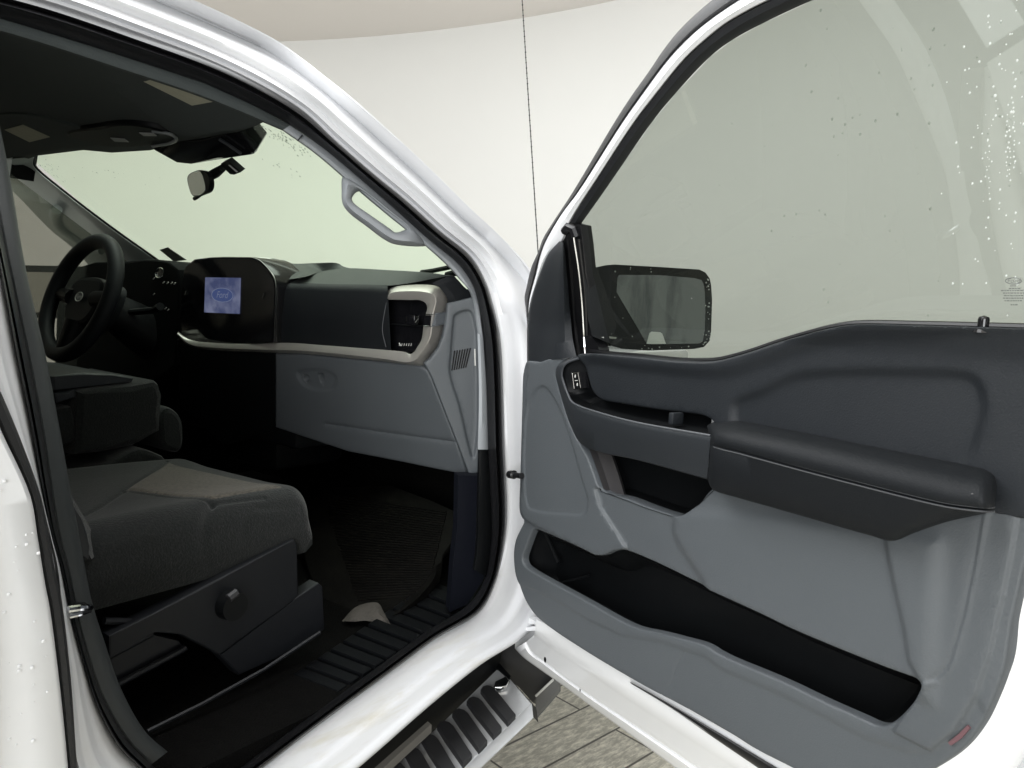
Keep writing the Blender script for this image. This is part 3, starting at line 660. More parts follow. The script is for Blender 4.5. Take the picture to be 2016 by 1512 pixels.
relief('glovebox', go, [], [('groove', seam, -.003, .003), ('step', latch1, -.02, .003), ('step', latch2, -.02, .003), ('step', recess, -.004, .008)], .0, g_3, M['grey'], dash, step=.014, edge=.006, skirt=.04)
# side strip left of the end panel
stp = [(834, 716), (848, 727), (857, 745), (880, 805), (904, 872), (924, 937)]; stq = [(846, 706), (858, 722), (868, 740), (890, 800), (912, 866), (933, 932)]
MB().grid([mrow([g_3(*g_uv(*p), .002) for p in stp]), mrow([lerp(g_3(*g_uv(*p), .004), eq(*q, .0), .5) for p, q in zip(stp, stq)]), mrow([eq(*q, .004) for q in stq])]).build('dash_side_strip', M['grey'], dash)
# instrument cluster side with engine button
cl = [(244, 514), (283, 510), (310, 511), (333, 516), (351, 531), (354, 560), (352, 640), (345, 720), (240, 800), (104, 800), (112, 580), (140, 530), (185, 516)]
clp = MB().prism([onx(*p, -.24) for p in cl], (.15, 0, 0), bev=.008).build('instrument_panel', M['void'], dash)
bc = onx(314, 537, -.252)
oval(bc, np.array([0, 1., 0]), np.array([.2, 0, 1.]), .023, .0145, M['chrome'], 'start_button_ring', dash, tube=.0016)
oval(bc + np.array([.002, 0, 0]), np.array([0, 1., 0]), np.array([.2, 0, 1.]), .020, .0125, M['gloss'], 'start_button', dash)
for x, y in [(303, 548), (322, 556), (330, 557), (338, 557), (344, 558), (303, 579), (326, 607), (331, 610)]:
    MB().tube([onx(x - 1.5, y + 1.5, -.2505), onx(x + 1.5, y - 1.5, -.2505)], .0013, 5).build('cluster_icon', M['pale'], dash)
for nm, c, h in [('dash_core', (.10, .30, 1.14), (.22, .50, .17)), ('center_stack', (.05, .08, 1.05), (.13, .14, .17))]:
    MB().box(c, h, bev=.02).build(nm, M['black'], dash)
MB().tube([onx(486, 764, -.14), onx(490, 760, -.14)], .002, 6).build('power_socket', M['pale'], dash)
MB().tube([onx(418, 750, -.14), onx(452, 750, -.14)], .0025, 6).build('console_slot', M['dark'], dash)
# wiper seen over the dash corner
wp_ = MB(); wp_.tube([pl(x, y, (-.45, 0, 1.79), WP[1]) for x, y in [(830, 536), (852, 533), (872, 529), (886, 526)]], .006, 8)
wp_.tube([pl(x, y, (-.45, 0, 1.79), WP[1]) for x, y in [(880, 541), (892, 538), (902, 537)]], .008, 8)
wp_.build('wiper', M['black'], truck)

# ------------------------------------------------------------------ steering wheel
sw = bpy.data.objects.new('steering_wheel', None); COL.objects.link(sw); sw.parent = truck
SC_ = np.array([-.428, .381, 1.360]); SN = np.array([-math.cos(math.radians(19)), 0, math.sin(math.radians(19))]); SX = np.array([0, 1., 0]); SY = np.cross(SN, SX); SY = SY if SY[2] > 0 else -SY
ring = [SC_ + .172 * (math.cos(a) * SX + math.sin(a) * SY) for a in np.linspace(0, 2 * math.pi, 73)]
MB().tube(ring, .0215, 16).build('rim', M['dark2'], sw)
hub = catmull([SC_ + SX * a + SY * b + SN * -.005 for a, b in [(-.09, .05), (0, .068), (.09, .05), (.10, 0), (.07, -.065), (0, -.085), (-.07, -.065), (-.10, 0)]], 40, closed=True)
MB().prism(hub, -SN * .07, bev=.015).build('hub', M['dark2'], sw)
for pts in ([(-.07, .0), (-.168, .01)], [(.07, 0), (.168, .01)]):
    a, b = [SC_ + SX * p[0] + SY * p[1] - SN * .015 for p in pts]
    MB().tube([a, b], [.026, .018], 12).build('spoke', M['black'], sw)
a, b = SC_ - SY * .07 - SN * .015, SC_ - SY * .168 - SN * .01
MB().tube([a, b], [.03, .024], 12).build('spoke', M['black'], sw)
oval(SC_ - SN * .006 + SN * .008, SX, SY, .020, .013, mat('emblem_face', (.06, .07, .09), .3), 'emblem', sw)
oval(SC_ + SN * .003, SX, SY, .0205, .0135, M['pale'], 'emblem_rim', sw, tube=.0013)
text_mesh('Ford', .018, SC_ + SN * .0035, -SX, SY, M['pale'], sw, 'emblem_script', shear=.35)
MB().prism([SC_ + SX * a + SY * b + SN * .004 for a, b in [(.02, -.088), (-.02, -.088), (-.018, -.098), (.024, -.098)]], -SN * .004).build('spoke_badge', M['pale'], sw)
MB().tube([SC_ - SN * .07, SC_ - SN * .30 + np.array([0, 0, -.05])], [.05, .09], 16).build('column_shroud', M['black'], sw)
MB().tube([SC_ - SN * .12 - SX * .04, SC_ - SN * .14 - SX * .14 + SY * .02, SC_ - SN * .13 - SX * .19 + SY * .03], [.009, .01, .012], 8).build('wiper_stalk', M['black'], sw)

# ------------------------------------------------------------------ cab floor, firewall, back wall
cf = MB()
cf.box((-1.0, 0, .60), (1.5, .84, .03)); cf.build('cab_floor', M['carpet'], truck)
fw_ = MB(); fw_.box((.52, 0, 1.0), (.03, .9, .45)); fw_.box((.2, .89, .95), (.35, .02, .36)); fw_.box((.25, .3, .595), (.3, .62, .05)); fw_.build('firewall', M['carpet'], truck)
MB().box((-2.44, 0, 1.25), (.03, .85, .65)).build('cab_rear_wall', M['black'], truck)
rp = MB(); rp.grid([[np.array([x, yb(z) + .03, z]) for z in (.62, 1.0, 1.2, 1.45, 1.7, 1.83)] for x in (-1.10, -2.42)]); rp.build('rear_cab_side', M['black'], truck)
# kick panel below the dash end (dark blue)
kp = [(902, 936), (962, 936), (966, 1005), (967, 1050), (962, 1100), (950, 1145), (920, 1190), (885, 1205), (893, 1100), (900, 1040)]
MB().prism([pl(x, y, (-.03, -.80, 1), (.35, .94, 0)) for x, y in kp], (.02, .03, 0)).build('kick_panel', mat('navy_plastic', (.0032, .0042, .0085), .6, spec=.25, bump=.4, bscale=700, bdist=.0006), truck)
# sill scuff plate with ribs
sc = MB()
P0, P1 = (928, 1184), (390, 1545)
n = 22
for k in range(n):
    t0, t1 = k / n, (k + .72) / n
    a, b = lerp(P0, P1, t0), lerp(P0, P1, t1); off = np.array([-88, -34])
    q = [a, b, b + off, a + off]
    sc.prism([onz(*p, .655 + .012 - .075 * t0) for p in q], (0, 0, -.03), bev=.004)
a, b = np.array(P0) + (10, -6), np.array(P1) + (-20, 10); off = np.array([-120, -46])
sc.prism([onz(*p, .652 - .075 * t) for p, t in ((a, 0), (b, 1), (b + off, 1), (a + off, 0))], (0, 0, -.03))
sc.build('scuff_plate', mat('scuff_plastic', (.0024, .0029, .0038), .6, spec=.16, bump=.4, bscale=500), truck)

# ------------------------------------------------------------------ passenger seat
seat = bpy.data.objects.new('front_seat', None); COL.objects.link(seat); seat.parent = truck
def project(P):
    d = np.array(P) - CAM; z = d @ _f; return np.array([IW / 2 + FPX * (d @ _r) / z, IH / 2 - FPX * (d @ _u) / z])
XS0, XS1, YS0, YS1 = -1.06, -.414, -.150, -.670
def seat_z(x, y):
    s_ = (x - XS0) / (XS1 - XS0); t_ = (y - YS0) / (YS1 - YS0)
    z = .983 + .012 * math.sin(math.pi * min(max(s_, 0), 1)) ; a = abs(2 * t_ - 1); z += .014 * max(0, t_) * max(0, s_); z += .014 * max(0, (a - .42) / .58) ** 1.5
    ex = min(s_, 1 - s_) * abs(XS1 - XS0); ey = min(t_, 1 - t_) * abs(YS1 - YS0); 
    for e, r in ((ex, .046), (ey, .065)):
        if e < r: z -= r * (1 - math.sqrt(max(0, 1 - (1 - max(e, 0) / r) ** 2)))
    for px_, w_, d_ in SEAMS:
        dd = abs(sdist(np.array([[x, y]]), px_, False)[0])
        if dd < w_ * 3: z -= d_ * math.exp(-(dd / w_) ** 2)
    return z
SEAMS = []
def seat_xy(x, y):
    z = .99
    for _ in range(12):
        p = onz(x, y, z); z = .5 * z + .5 * seat_z(p[0], p[1])
    return p[:2]
def sm_(px): return [tuple(seat_xy(*q)) for q in px]
SEAMS = [(sm_([(330, 908), (246, 966), (417, 1025), (520, 980)]), .0045, .003), (sm_([(158, 1018), (200, 996), (246, 966)]), .005, .004), (sm_([(417, 1025), (385, 1058), (300, 1112), (255, 1131), (178, 1103)]), .007, .008), (sm_([(300, 1096), (400, 1066), (500, 1026), (594, 984)]), .004, .005)]
IP = [(330, 906), (446, 918), (566, 952), (572, 958), (417, 1025), (246, 966)]
nx_, ny_ = 230, 200
SE_ = SEAMS; SEAMS = []; V_ = []
for s_ in np.linspace(0, 1, nx_):
    for t_ in np.linspace(0, 1, ny_):
        x = XS0 + (XS1 - XS0) * s_; y = YS0 + (YS1 - YS0) * t_
        z = seat_z(x, y); xx = x - .03 * max(0, (s_ - .75) / .25) * max(0, (abs(2 * t_ - 1) - .6) / .4) ** 2
        V_.append(np.array([xx, y, z]))
for px_, w_, d_ in SE_:
    dd_ = np.abs(sdist(np.array(V_)[:, :2], px_, False)); 
    for p_, e_ in zip(V_, dd_): p_[2] -= d_ * math.exp(-(e_ / w_) ** 2) if e_ < 4 * w_ else 0
cb_ = MB(); ff = []; mm_ = []
VP_ = np.array([project(p) for p in V_]); ins_ = sdist(VP_, IP) < 0
for i in range(nx_ - 1):
    for j in range(ny_ - 1):
        a = i * ny_ + j; q = (a, a + 1, a + ny_ + 1, a + ny_); ff.append(q); mm_.append(0)
cb_.v = V_; cb_.f = ff; cb_.m = mm_
rim_ = [V_[j] for j in range(ny_)] + [V_[i * ny_ + ny_ - 1] for i in range(1, nx_)] + [V_[(nx_ - 1) * ny_ + j] for j in range(ny_ - 2, -1, -1)] + [V_[i * ny_] for i in range(nx_ - 2, 0, -1)]
cn_ = np.array([(XS0 + XS1) / 2, (YS0 + YS1) / 2, 0]); lo_ = []; mi_ = []
for p in rim_:
    q = p.copy(); q[2] = .87; q[:2] = cn_[:2] + (q[:2] - cn_[:2]) * .985; lo_.append(q); mi_.append(lerp(p, q, .4) + np.array([(p[0] - cn_[0]) * .02, (p[1] - cn_[1]) * .03, 0]))
cb_.grid([rim_, mi_, lo_], cv=True)
link('seat_cushion', cb_.v, cb_.f, None, seat, True, [M['fabric']], cb_.m, 70)
SEAMS = SE_
qa, qb, qc, qd = [np.array(seat_xy(*q)) for q in [(331, 912), (556, 960), (417, 1024), (247, 967)]]
qa[0] = min(qa[0], XS1 - .012); qb[0] = min(qb[0], XS1 - .012)
rows = []
for u in np.linspace(0, 1, 60):
    r = []
    for v in np.linspace(0, 1, 60):
        p = (qd * (1 - v) + qc * v) * (1 - u) + (qa * (1 - v) + qb * v) * u
        e = min(u, v, 1 - v, 1 - u); r.append(np.array([p[0], p[1], seat_z(p[0], p[1]) + .0045 * min(1, e / .04) ** .5 - .0008]))
    rows.append(r)
MB().grid(rows).build('seat_insert', M['insert'], seat)
SEAMS = []
# valance (plastic side cover)
VY = -.685
va = [(214, 1252), (297, 1211), (380, 1167), (470, 1119), (580, 1062), (586, 1072), (587, 1120), (588, 1172), (560, 1197), (500, 1240), (432, 1291), (400, 1274), (352, 1250), (310, 1246), (298, 1246), (214, 1294)]
o = MB().prism([ony(*p, VY) for p in va], (0, .03, 0), bev=.004).build('seat_side_cover', mat('seat_plastic', (.0055, .0065, .0085), .55, spec=.3, bump=.3, bscale=700, bdist=.0006), seat, smooth=True)
kn = ony(458, 1192, VY - .012)
MB().tube([kn + np.array([0, -.010, 0]), kn + np.array([0, .02, 0])], [.026, .03], 20).build('adjuster_knob', M['black'], seat)
MB().tube([ony(450, 1178, VY - .022), ony(466, 1166, VY - .022)], .008, 8).build('adjuster_lever', mat('knob_plastic', (.03, .03, .032), .45), seat)
rails = MB()
for pts in ([(205, 1222), (276, 1224)], [(228, 1250), (278, 1222)], [(212, 1294), (300, 1247)], [(230, 1348), (358, 1280), (365, 1274)]):
    rails.tube([ony(x, y, VY + .02) for x, y in pts], .006, 8)
rails.prism([ony(*p, VY + .03) for p in [(215, 1300), (300, 1250), (352, 1262), (365, 1282), (235, 1350)]], (0, .02, 0))
rails.prism([ony(*p, VY + .01) for p in [(590, 1172), (628, 1148), (636, 1155), (640, 1240), (560, 1290), (470, 1330), (432, 1291), (500, 1240)]], (0, .03, 0), bev=.004)
rails.tube([ony(x, y, -.70) for x, y in [(290, 1440), (400, 1385), (520, 1318), (630, 1245)]], .004, 6)
rails.build('seat_rail', mat('rail_paint', (.009, .010, .0125), .5, spec=.35), seat)
# seat back (only its outer edge shows past the rear pillar)
pad_b = MB()
rowsb = []
for z, x, hw in [(.96, -.93, .265), (1.10, -1.0, .275), (1.25, -1.06, .27), (1.42, -1.11, .25), (1.55, -1.14, .2)]:
    rowsb.append([np.array([x + dx, -.41 + dy * hw, z]) for dx, dy in [(.06, -.6), (.085, -.85), (.05, -1.0), (-.02, -1.02), (-.08, -.9), (-.1, 0), (-.08, .9), (.05, 1.0), (.085, .85), (.06, .6), (.04, 0)]])
pad_b.grid(rowsb, cv=True); pad_b.add(rowsb[-1], [tuple(range(11))]); pad_b.build('seat_backrest', M['fabric'], seat)
hinge = [(146, 998), (160, 1018), (172, 1048), (178, 1080), (174, 1104), (158, 1096), (148, 1050)]
MB().prism([ony(*p, -.70) for p in hinge], (0, .02, 0), bev=.004).build('recliner_cover', M['dark'], seat)

# folded centre seat with its storage lid
cs = bpy.data.objects.new('center_seat', None); COL.objects.link(cs); cs.parent = truck
def bx(name, px_top, z, zb, mt, parent, bev=.015):
    P = [onz(x, y, z) for x, y in px_top]
    return MB().prism(P, (0, 0, -(z - zb)), bev=bev).build(name, mt, parent)
CX = -.40
fr = [(152, 771), (200, 764), (260, 757), (309, 750), (316, 756), (323, 777), (320, 815), (318, 850), (268, 878), (200, 892), (146, 897)]
y_at = -.10
def cq(x, y, d=0.0): return ony(x, y, y_at + d)
MB().prism([cq(*p) for p in fr], (0, .34, .0), bev=.018).build('folded_backrest', M['fabric'], cs)
tp = [(98, 741), (160, 733), (230, 737), (266, 745), (262, 752), (150, 766), (100, 770)]
MB().prism([cq(*p, .02) for p in tp], (0, .32, 0), bev=.01).build('lid', M['dark'], cs)
MB().prism([cq(*p, .01) for p in [(106, 775), (138, 770), (150, 765), (152, 782), (110, 795)]], (0, .3, 0), bev=.006).build('lid_hinge', M['dark'], cs)
MB().prism([cq(*p, .01) for p in [(108, 806), (140, 800), (150, 830), (155, 868), (122, 880)]], (0, .3, 0), bev=.008).build('seat_bolster', M['fabric'], cs)
MB().prism(catmull([cq(*p, .06) for p in [(318, 810), (330, 801), (357, 819), (364, 850), (356, 890), (320, 880)]], 30, closed=True), (0, .3, 0), bev=.015).build('cushion', M['fabric'], cs)
MB().prism(catmull([cq(*p, -.02) for p in [(150, 960), (200, 930), (240, 900), (277, 884), (310, 893), (330, 907), (260, 950), (190, 985)]], 30, closed=True), (0, .2, 0), bev=.012).build('inner_bolster', M['fabric'], cs)
blt = MB(); blt.tube([cq(145, 948, -.03), cq(165, 952, -.03), cq(190, 938, -.03)], .006, 8); blt.build('belt_buckle', M['black'], cs)

# ------------------------------------------------------------------ floor mat (lies loose on the cab floor)
fm_ = MB()
FZ = .665
mo_ = [(640, 960), (768, 955), (850, 985), (905, 1010), (900, 1048), (884, 1075), (872, 1092), (869, 1122), (866, 1136), (842, 1172), (805, 1208), (768, 1231), (741, 1186), (702, 1193), (680, 1212), (630, 1190), (600, 1100), (600, 1000)]
def mat3(x, y, o=0): return pl(x, y, (-.1, 0, .655 + o), (-.28, 0, 1.0))
mp3 = [mat3(*p) for p in mo_]
fm_.prism(mp3, (0, 0, -.012), bev=.004)
# ribs
for k in range(38):
    t = k / 37; a, b = lerp((625, 970), (700, 1182), t), lerp((890, 1000), (846, 1160), t)
    a = a + (0, 0); seg = [lerp(a, b, s) for s in np.linspace(0.03, .96, 9)]
    fm_.tube([mat3(p[0] + rnd.uniform(-1, 1), p[1] + 14 * (s - .5) ** 2 * 4 * 0 + 10 * s, .0015) for p, s in zip(seg, np.linspace(0, 1, 9))], .0035, 6)
M['mat'] = wear(mat('rubber_mat', (.0034, .0029, .0025), .8, spec=.12, bump=.5, bscale=120), (.009, .0078, .0064), .5, .8, 14)
mato = fm_.build('floor_mat', M['mat'])
mato['label'] = 'dark ribbed rubber floor mat with a curled corner, lying in the passenger footwell'; mato['category'] = 'floor mat'
lip = [(869, 1107), (866, 1136), (842, 1172), (805, 1208), (768, 1231)]; lip2 = [(850, 1120), (846, 1134), (826, 1158), (792, 1186), (758, 1206)]
MB().grid([mrow([mat3(*p, .0) for p in lip]), mrow([mat3(*lerp(p, q, .5), .028) for p, q in zip(lip, lip2)]), mrow([mat3(*q, .004) for q in lip2])]).build('mat_rim', M['mat'], mato)
flap = [(673, 1223), (702, 1194), (741, 1186), (756, 1206), (769, 1229)]; flb = [(700, 1224), (716, 1222), (735, 1224), (752, 1227), (769, 1230)]
MB().grid([mrow([mat3(*p, .030) for p in flap]), mrow([mat3(*lerp(p, q, .5), .038) for p, q in zip(flap, flb)]), mrow([mat3(*q, .030) for q in flb])]).build('curled_corner', wear(mat('mat_underside', (.075, .066, .058), .85, bump=.6, bscale=160), (.045, .04, .034), .45, .7, 20), mato)

# ------------------------------------------------------------------ the open front door
G = M['grey']
def dpoly(px, w): return [duz(x, y, w) for x, y in px]
def dsm(px, w, closed=True): return list(smooth2(dpoly(px, w), closed))
# painted inner shell: bottom strip
T_ = [(1056, 1220), (1085, 1232), (1135, 1262), (1179, 1290), (1268, 1345), (1350, 1392), (1440, 1444), (1560, 1510), (1690, 1580)]
M_ = [(1052, 1250), (1078, 1270), (1103, 1288), (1150, 1318), (1230, 1372), (1300, 1418), (1390, 1475), (1500, 1545), (1640, 1630)]
K_ = [(1035, 1264), (1045, 1284), (1071, 1303), (1110, 1334), (1180, 1384), (1240, 1424), (1330, 1485), (1440, 1560), (1590, 1650)]
B_2 = [(1013.6, 1277), (1030, 1294), (1060, 1316), (1100, 1344), (1160, 1388), (1215, 1428), (1300, 1490), (1410, 1570), (1560, 1665)]
rows = [mrow([door(*p, .018) for p in T_])] + [mrow([door(*lerp(a, b, .5), .016) for a, b in zip(T_, M_)])] + [mrow([door(*p, .006) for p in M_]), mrow([door(*lerp(a, b, .12), -.004) for a, b in zip(M_, K_)]), mrow([door(*lerp(a, b, .85), -.012) for a, b in zip(M_, K_)]),
        mrow([door(*p, -.022) for p in K_]), mrow([door(*lerp(a, b, .25), -.018) for a, b in zip(K_, B_2)]), mrow([door(*lerp(a, b, .85), -.030) for a, b in zip(K_, B_2)]), mrow([door(*p, -.036) for p in B_2]), mrow([door(*p, -.05) + np.array([0, 0, .002]) for p in B_2]), mrow([door(*p, -.06) + np.array([0, 0, .10]) for p in B_2])]
fd = MB().grid(rows)
# rear edge of the shell
R1 = [(2075, 640), (2068, 900), (2012, 1116), (2001, 1160), (1986, 1229), (1971, 1318), (1948, 1383), (1924, 1431), (1888, 1476), (1838, 1512), (1780, 1545), (1690, 1585)]
R2 = [(2150, 640), (2150, 900), (2125, 1130), (2120, 1190), (2100, 1270), (2080, 1370), (2050, 1440), (2010, 1500), (1970, 1560), (1900, 1610), (1830, 1640), (1740, 1680)]
fd.grid([mrow([door(*p, .020) for p in R1]), mrow([door(*lerp(a, b, .15), .016) for a, b in zip(R1, R2)]), mrow([door(*lerp(a, b, .3), .002) for a, b in zip(R1, R2)]), mrow([door(*lerp(a, b, .75), -.004) for a, b in zip(R1, R2)]), mrow([door(*b, -.04) for b in R2]), mrow([door(*b, -.08) for b in R2])])
# outer skin
def skin(u, z): return D3(u, z, -.10 - .02 * math.sin(max(0, min(1, (z - .55) / .8)) * math.pi))
fd.grid([[skin(u, z) for z in np.linspace(.57, float(np.interp(u, [0, .3, .45, .6, .75, .85, 1.2], [1.245, 1.25, 1.255, 1.27, 1.32, 1.345, 1.35])), 8)] for u in np.linspace(-.06, 1.12, 14)])
fdoor = fd.build('front_door', M['white'], truck, angle=50)
for x, y, r in [(1073, 1299, .0045), (1142, 1359, .0022)]:
    c = door(x, y, -.010); MB().add([c + DU * r * math.cos(t) + ZU * r * 1.5 * math.sin(t) for t in np.linspace(0, 6.28, 12, endpoint=False)], [tuple(range(12))]).build('drain_hole', M['black'], fdoor)
# hinge bracket and check strap
hb_ = MB()
hb_.prism([door(*p, -.03) for p in [(1032, 1236), (1054, 1232), (1054, 1242), (1034, 1243)]], DW * -.02, bev=.002)
hb_.prism([door(*p, -.03) for p in [(1040, 1216), (1052, 1222), (1056, 1230), (1040, 1228)]], DW * -.02, bev=.002)
hb_.build('door_hinge', M['white'], fdoor)
ck = MB(); ck.tube([door(1003, 934, .045), door(1012, 934.5, .045), door(1013, 935, .045), door(1027, 937, .045)], [.009, .010, .006, .007], 10)
ck.build('door_bumper', M['seal'], fdoor)
# lower seal
su = [(1240, 1342), (1330, 1392.5), (1416, 1443), (1529, 1511), (1640, 1575)]; sl_ = [(1242, 1346), (1322, 1395), (1410, 1456), (1500, 1517), (1610, 1592)]
MB().grid([mrow([door(*p, .020) for p in su]), mrow([door(*lerp(p, q, .25), .026) for p, q in zip(su, sl_)]), mrow([door(*lerp(p, q, .75), .026) for p, q in zip(su, sl_)]), mrow([door(*q, .019) for q in sl_])]).build('door_seal', M['seal'], fdoor)

# window frame
F0 = [(2190, 640), (2185, 200), (2150, -60), (2050, -150), (1850, -165), (1650, -130), (1500, -70), (1402, 0), (1339, 57.5), (1305.5, 99), (1280, 137), (1240, 193.5), (1210, 240), (1127, 379), (1087, 440), (1069, 470), (1059.5, 496), (1047.6, 522), (1042.7, 538), (1036.7, 565), (1032.7, 585), (1035, 609), (1038, 640)]
F1 = [(2170, 640), (2165, 200), (2130, -40), (2040, -125), (1860, -140), (1700, -110), (1560, -60), (1455, 0), (1380, 53), (1340, 90), (1310, 124), (1262, 189), (1226, 240), (1137, 379), (1107, 418.6), (1085, 454), (1069.4, 484), (1061, 512), (1055.6, 537), (1048, 565), (1042, 590), (1040, 615), (1040, 640)]
F2 = [(2130, 640), (2125, 220), (2095, 0), (2020, -85), (1880, -108), (1750, -95), (1620, -45), (1516, 0), (1435, 43), (1390, 78), (1350, 115), (1290, 188), (1250, 240), (1171, 360), (1143, 403), (1124, 436), (1109, 474), (1086, 497), (1070, 524), (1058, 562), (1048, 595), (1043, 615), (1042, 640)]
F2b = F2[:13] + [(1190.5, 329), (1143, 403), (1121, 438)]
F3_ = [(2085, 640), (2080, 220), (2055, 20), (1990, -50), (1895, -76), (1800, -75), (1700, -38), (1601, 0), (1500, 47), (1440, 80), (1399, 111), (1330, 184), (1284, 240), (1225, 325), (1180, 390), (1143, 442)]
wf = MB().grid([mrow([door(*p, -.012) for p in F1]), mrow([door(*lerp(p, q, .12), .002) for p, q in zip(F1, F2)]), mrow([door(*lerp(p, q, .5), .006) for p, q in zip(F1, F2)]), mrow([door(*lerp(p, q, .88), .002) for p, q in zip(F1, F2)]), mrow([door(*p, -.004) for p in F2]), mrow([door(*p, -.05) for p in F2]), mrow([door(*lerp(p, q, .5), -.06) for p, q in zip(F0, F1)]), mrow([door(*p, -.012) for p in F1])])
wframe = wf.build('window_frame', M['white'], fdoor)
MB().grid([mrow([door(*p, -.05) for p in F0]), mrow([door(*lerp(p, q, .05), -.028) for p, q in zip(F0, F1)]), mrow([door(*lerp(p, q, .3), -.012) for p, q in zip(F0, F1)]), mrow([door(*lerp(p, q, .7), -.006) for p, q in zip(F0, F1)]), mrow([door(*lerp(p, q, .92), -.010) for p, q in zip(F0, F1)]), mrow([door(*lerp(p, q, 1.05), -.022) for p, q in zip(F0, F1)])]).build('frame_seal', M['rubber_soft'], fdoor)
MB().grid([mrow([door(*lerp(p, q, -.05), -.010) for p, q in zip(F2b, F3_)]), mrow([door(*lerp(p, q, .06), .000) for p, q in zip(F2b, F3_)]), mrow([door(*lerp(p, q, .45), -.002) for p, q in zip(F2b, F3_)]), mrow([door(*lerp(p, q, .75), -.010) for p, q in zip(F2b, F3_)]), mrow([door(*p, -.020) for p in F3_]), mrow([door(*p, -.030) for p in F3_])]).build('glass_channel', mat('channel_rubber', (.010, .011, .013), .6, bump=.1, bscale=200), fdoor)
# front channel of the window next to the mirror cover
fc = [(1121, 436), (1143, 442), (1148, 478), (1154, 538), (1159, 559), (1162, 639), (1163, 662), (1179, 684), (1180, 700), (1146, 704), (1133, 706), (1122, 659), (1116, 599), (1108, 540), (1100, 478), (1103, 466), (1108, 452)]
MB().prism([door(*p, -.006) for p in fc], DW * -.025, bev=.003).build('front_channel', M['seal'], fdoor, angle=30)
chl = MB()
chl.tube(catmull([door(x, y, -.004) for x, y in [(1129, 464), (1132, 484), (1139, 530), (1146, 600), (1150, 670), (1152, 698)]], 20), [.0022] * 20, 6)
chl.build('channel_trim', M['chrome'], fdoor)
chl = MB()
for px in ([(1118, 470), (1121, 500), (1126, 560), (1133, 650), (1138, 700)], [(1140, 470), (1146, 520), (1152, 570), (1156, 660)]):
    chl.tube(catmull([door(x, y, -.004) for x, y in px], 16), .004, 8)
chl.tube([door(1112, 455, -.0), door(1120, 446, .0), door(1130, 452, 0), door(1134, 466, 0)], .009, 8)
chl.build('channel_rubber', M['seal'], fdoor)
# mirror cover (sail)
SL = [(1101, 475), (1079, 500), (1064, 535), (1052, 567), (1043, 600), (1038, 640), (1037.5, 680), (1037.7, 715)]
SC1 = [(1104, 475.5), (1094, 502), (1084, 538), (1078, 574), (1074, 606), (1070, 642), (1067, 680), (1066, 716)]
SC2 = [(1107, 476), (1104, 502), (1101, 540), (1100, 574), (1098, 606), (1096, 642), (1094, 676), (1088, 708)]
SR = [(1110, 478), (1113, 505), (1116, 540), (1119, 572), (1121, 602), (1124, 634), (1127, 664), (1135, 703)]
MB().grid([mrow([door(*p, -.02) for p in SL]), mrow([door(*p, .012) for p in SL]), mrow([door(*lerp(p, q, .15), .018) for p, q in zip(SL, SC1)]), mrow([door(*p, .022) for p in SC1]), mrow([door(*p, .040) for p in SC2]), mrow([door(*lerp(p, q, .55), .042) for p, q in zip(SC2, SR)]), mrow([door(*p, .028) for p in SR]), mrow([door(*p, -.006) for p in SR])]).build('mirror_cover', M['dark'], fdoor, angle=60)
# window glass with rain drops, streaks and the etched maker's mark
def wet_glass():
    m = glass('wet_door_glass', (.72, .775, .70), haze=.10, hazecol=(.60, .64, .60)); return m
gp = F3_[:] + [(1120, 470), (1130, 640), (1160, 720), (1420, 730), (1560, 690), (1720, 660), (2085, 668)]
wg = MB().add([gdoor(*p, -.022) for p in gp], [tuple(range(len(gp)))])
def drop(x, y, r, st=1.2):
    inn_ = x > 1850 and rnd.random() < .8; c = gdoor(x, y, -.0215 if inn_ else -.023); R = []
    for k in range(3):
        a = k / 3 * math.pi / 2; R.append([c + (DU * math.cos(t) * r + ZU * math.sin(t) * r * st) * math.cos(a) + DW * (1 if inn_ else -1) * r * .5 * math.sin(a) for t in np.linspace(0, 6.283, 8, endpoint=False)])
    b = len(wg.v); wg.grid(R, cv=True, m=1); wg.add(R[-1], [tuple(range(8))], 1)
for _ in range(150):
    x = rnd.uniform(1250, 2016); y = rnd.uniform(0, 640)
    if y < 442 and x < 1143 + (442 - y) * 1.0 + 20: continue
    if rnd.random() > .35 + .65 * (x - 1250) / 766: continue
    drop(x, y, rnd.choice([.0008, .001, .0013, .0016]))
for _ in range(95):
    x = rnd.gauss(1955, 42); y = rnd.gauss(270, 130)
    if 0 < y < 630 and x < 2040: drop(x, y, rnd.choice([.0005, .0007, .0009, .0012]))
for x0 in (1982, 1988, 1947, 1996):
    y = rnd.uniform(190, 260)
    for _ in range(14):
        y += rnd.uniform(6, 13); drop(x0 + rnd.gauss(0, 1.2), y, rnd.choice([.0006, .0008, .001]))
wgl = wg.build('window_glass', None, fdoor, mats=[M['doorglass'], M['drop']])
# etched mark: oval and lines of small print
em = mat('etched_mark', (.15, .16, .15), .7)
dl = DU / np.linalg.norm(DU)
oc_ = gdoor(1995, 553, -.020)
oval(oc_, dl, ZU + DW * LEAN, .0082, .0033, em, 'glass_emblem', fdoor, tube=.0005)
text_mesh('Ford', .007, oc_, dl, ZU + DW * LEAN, em, fdoor, 'glass_emblem_script', shear=.35)
lines = MB()
for k, (wd, y) in enumerate([(12, 563), (18, 568), (48, 572), (40, 577), (36, 582), (40, 587), (34, 592), (10, 600)]):
    x = 1995 - wd / 2
    while x < 1995 + wd / 2:
        L = rnd.uniform(2.5, 6); lines.prism([gdoor(a, b, -.0205) for a, b in ((x, y - 1.1), (x + L, y - 1.1), (x + L, y + 1.1), (x, y + 1.1))], DW * .0002); x += L + 1.4
lines.build('glass_print', em, fdoor)

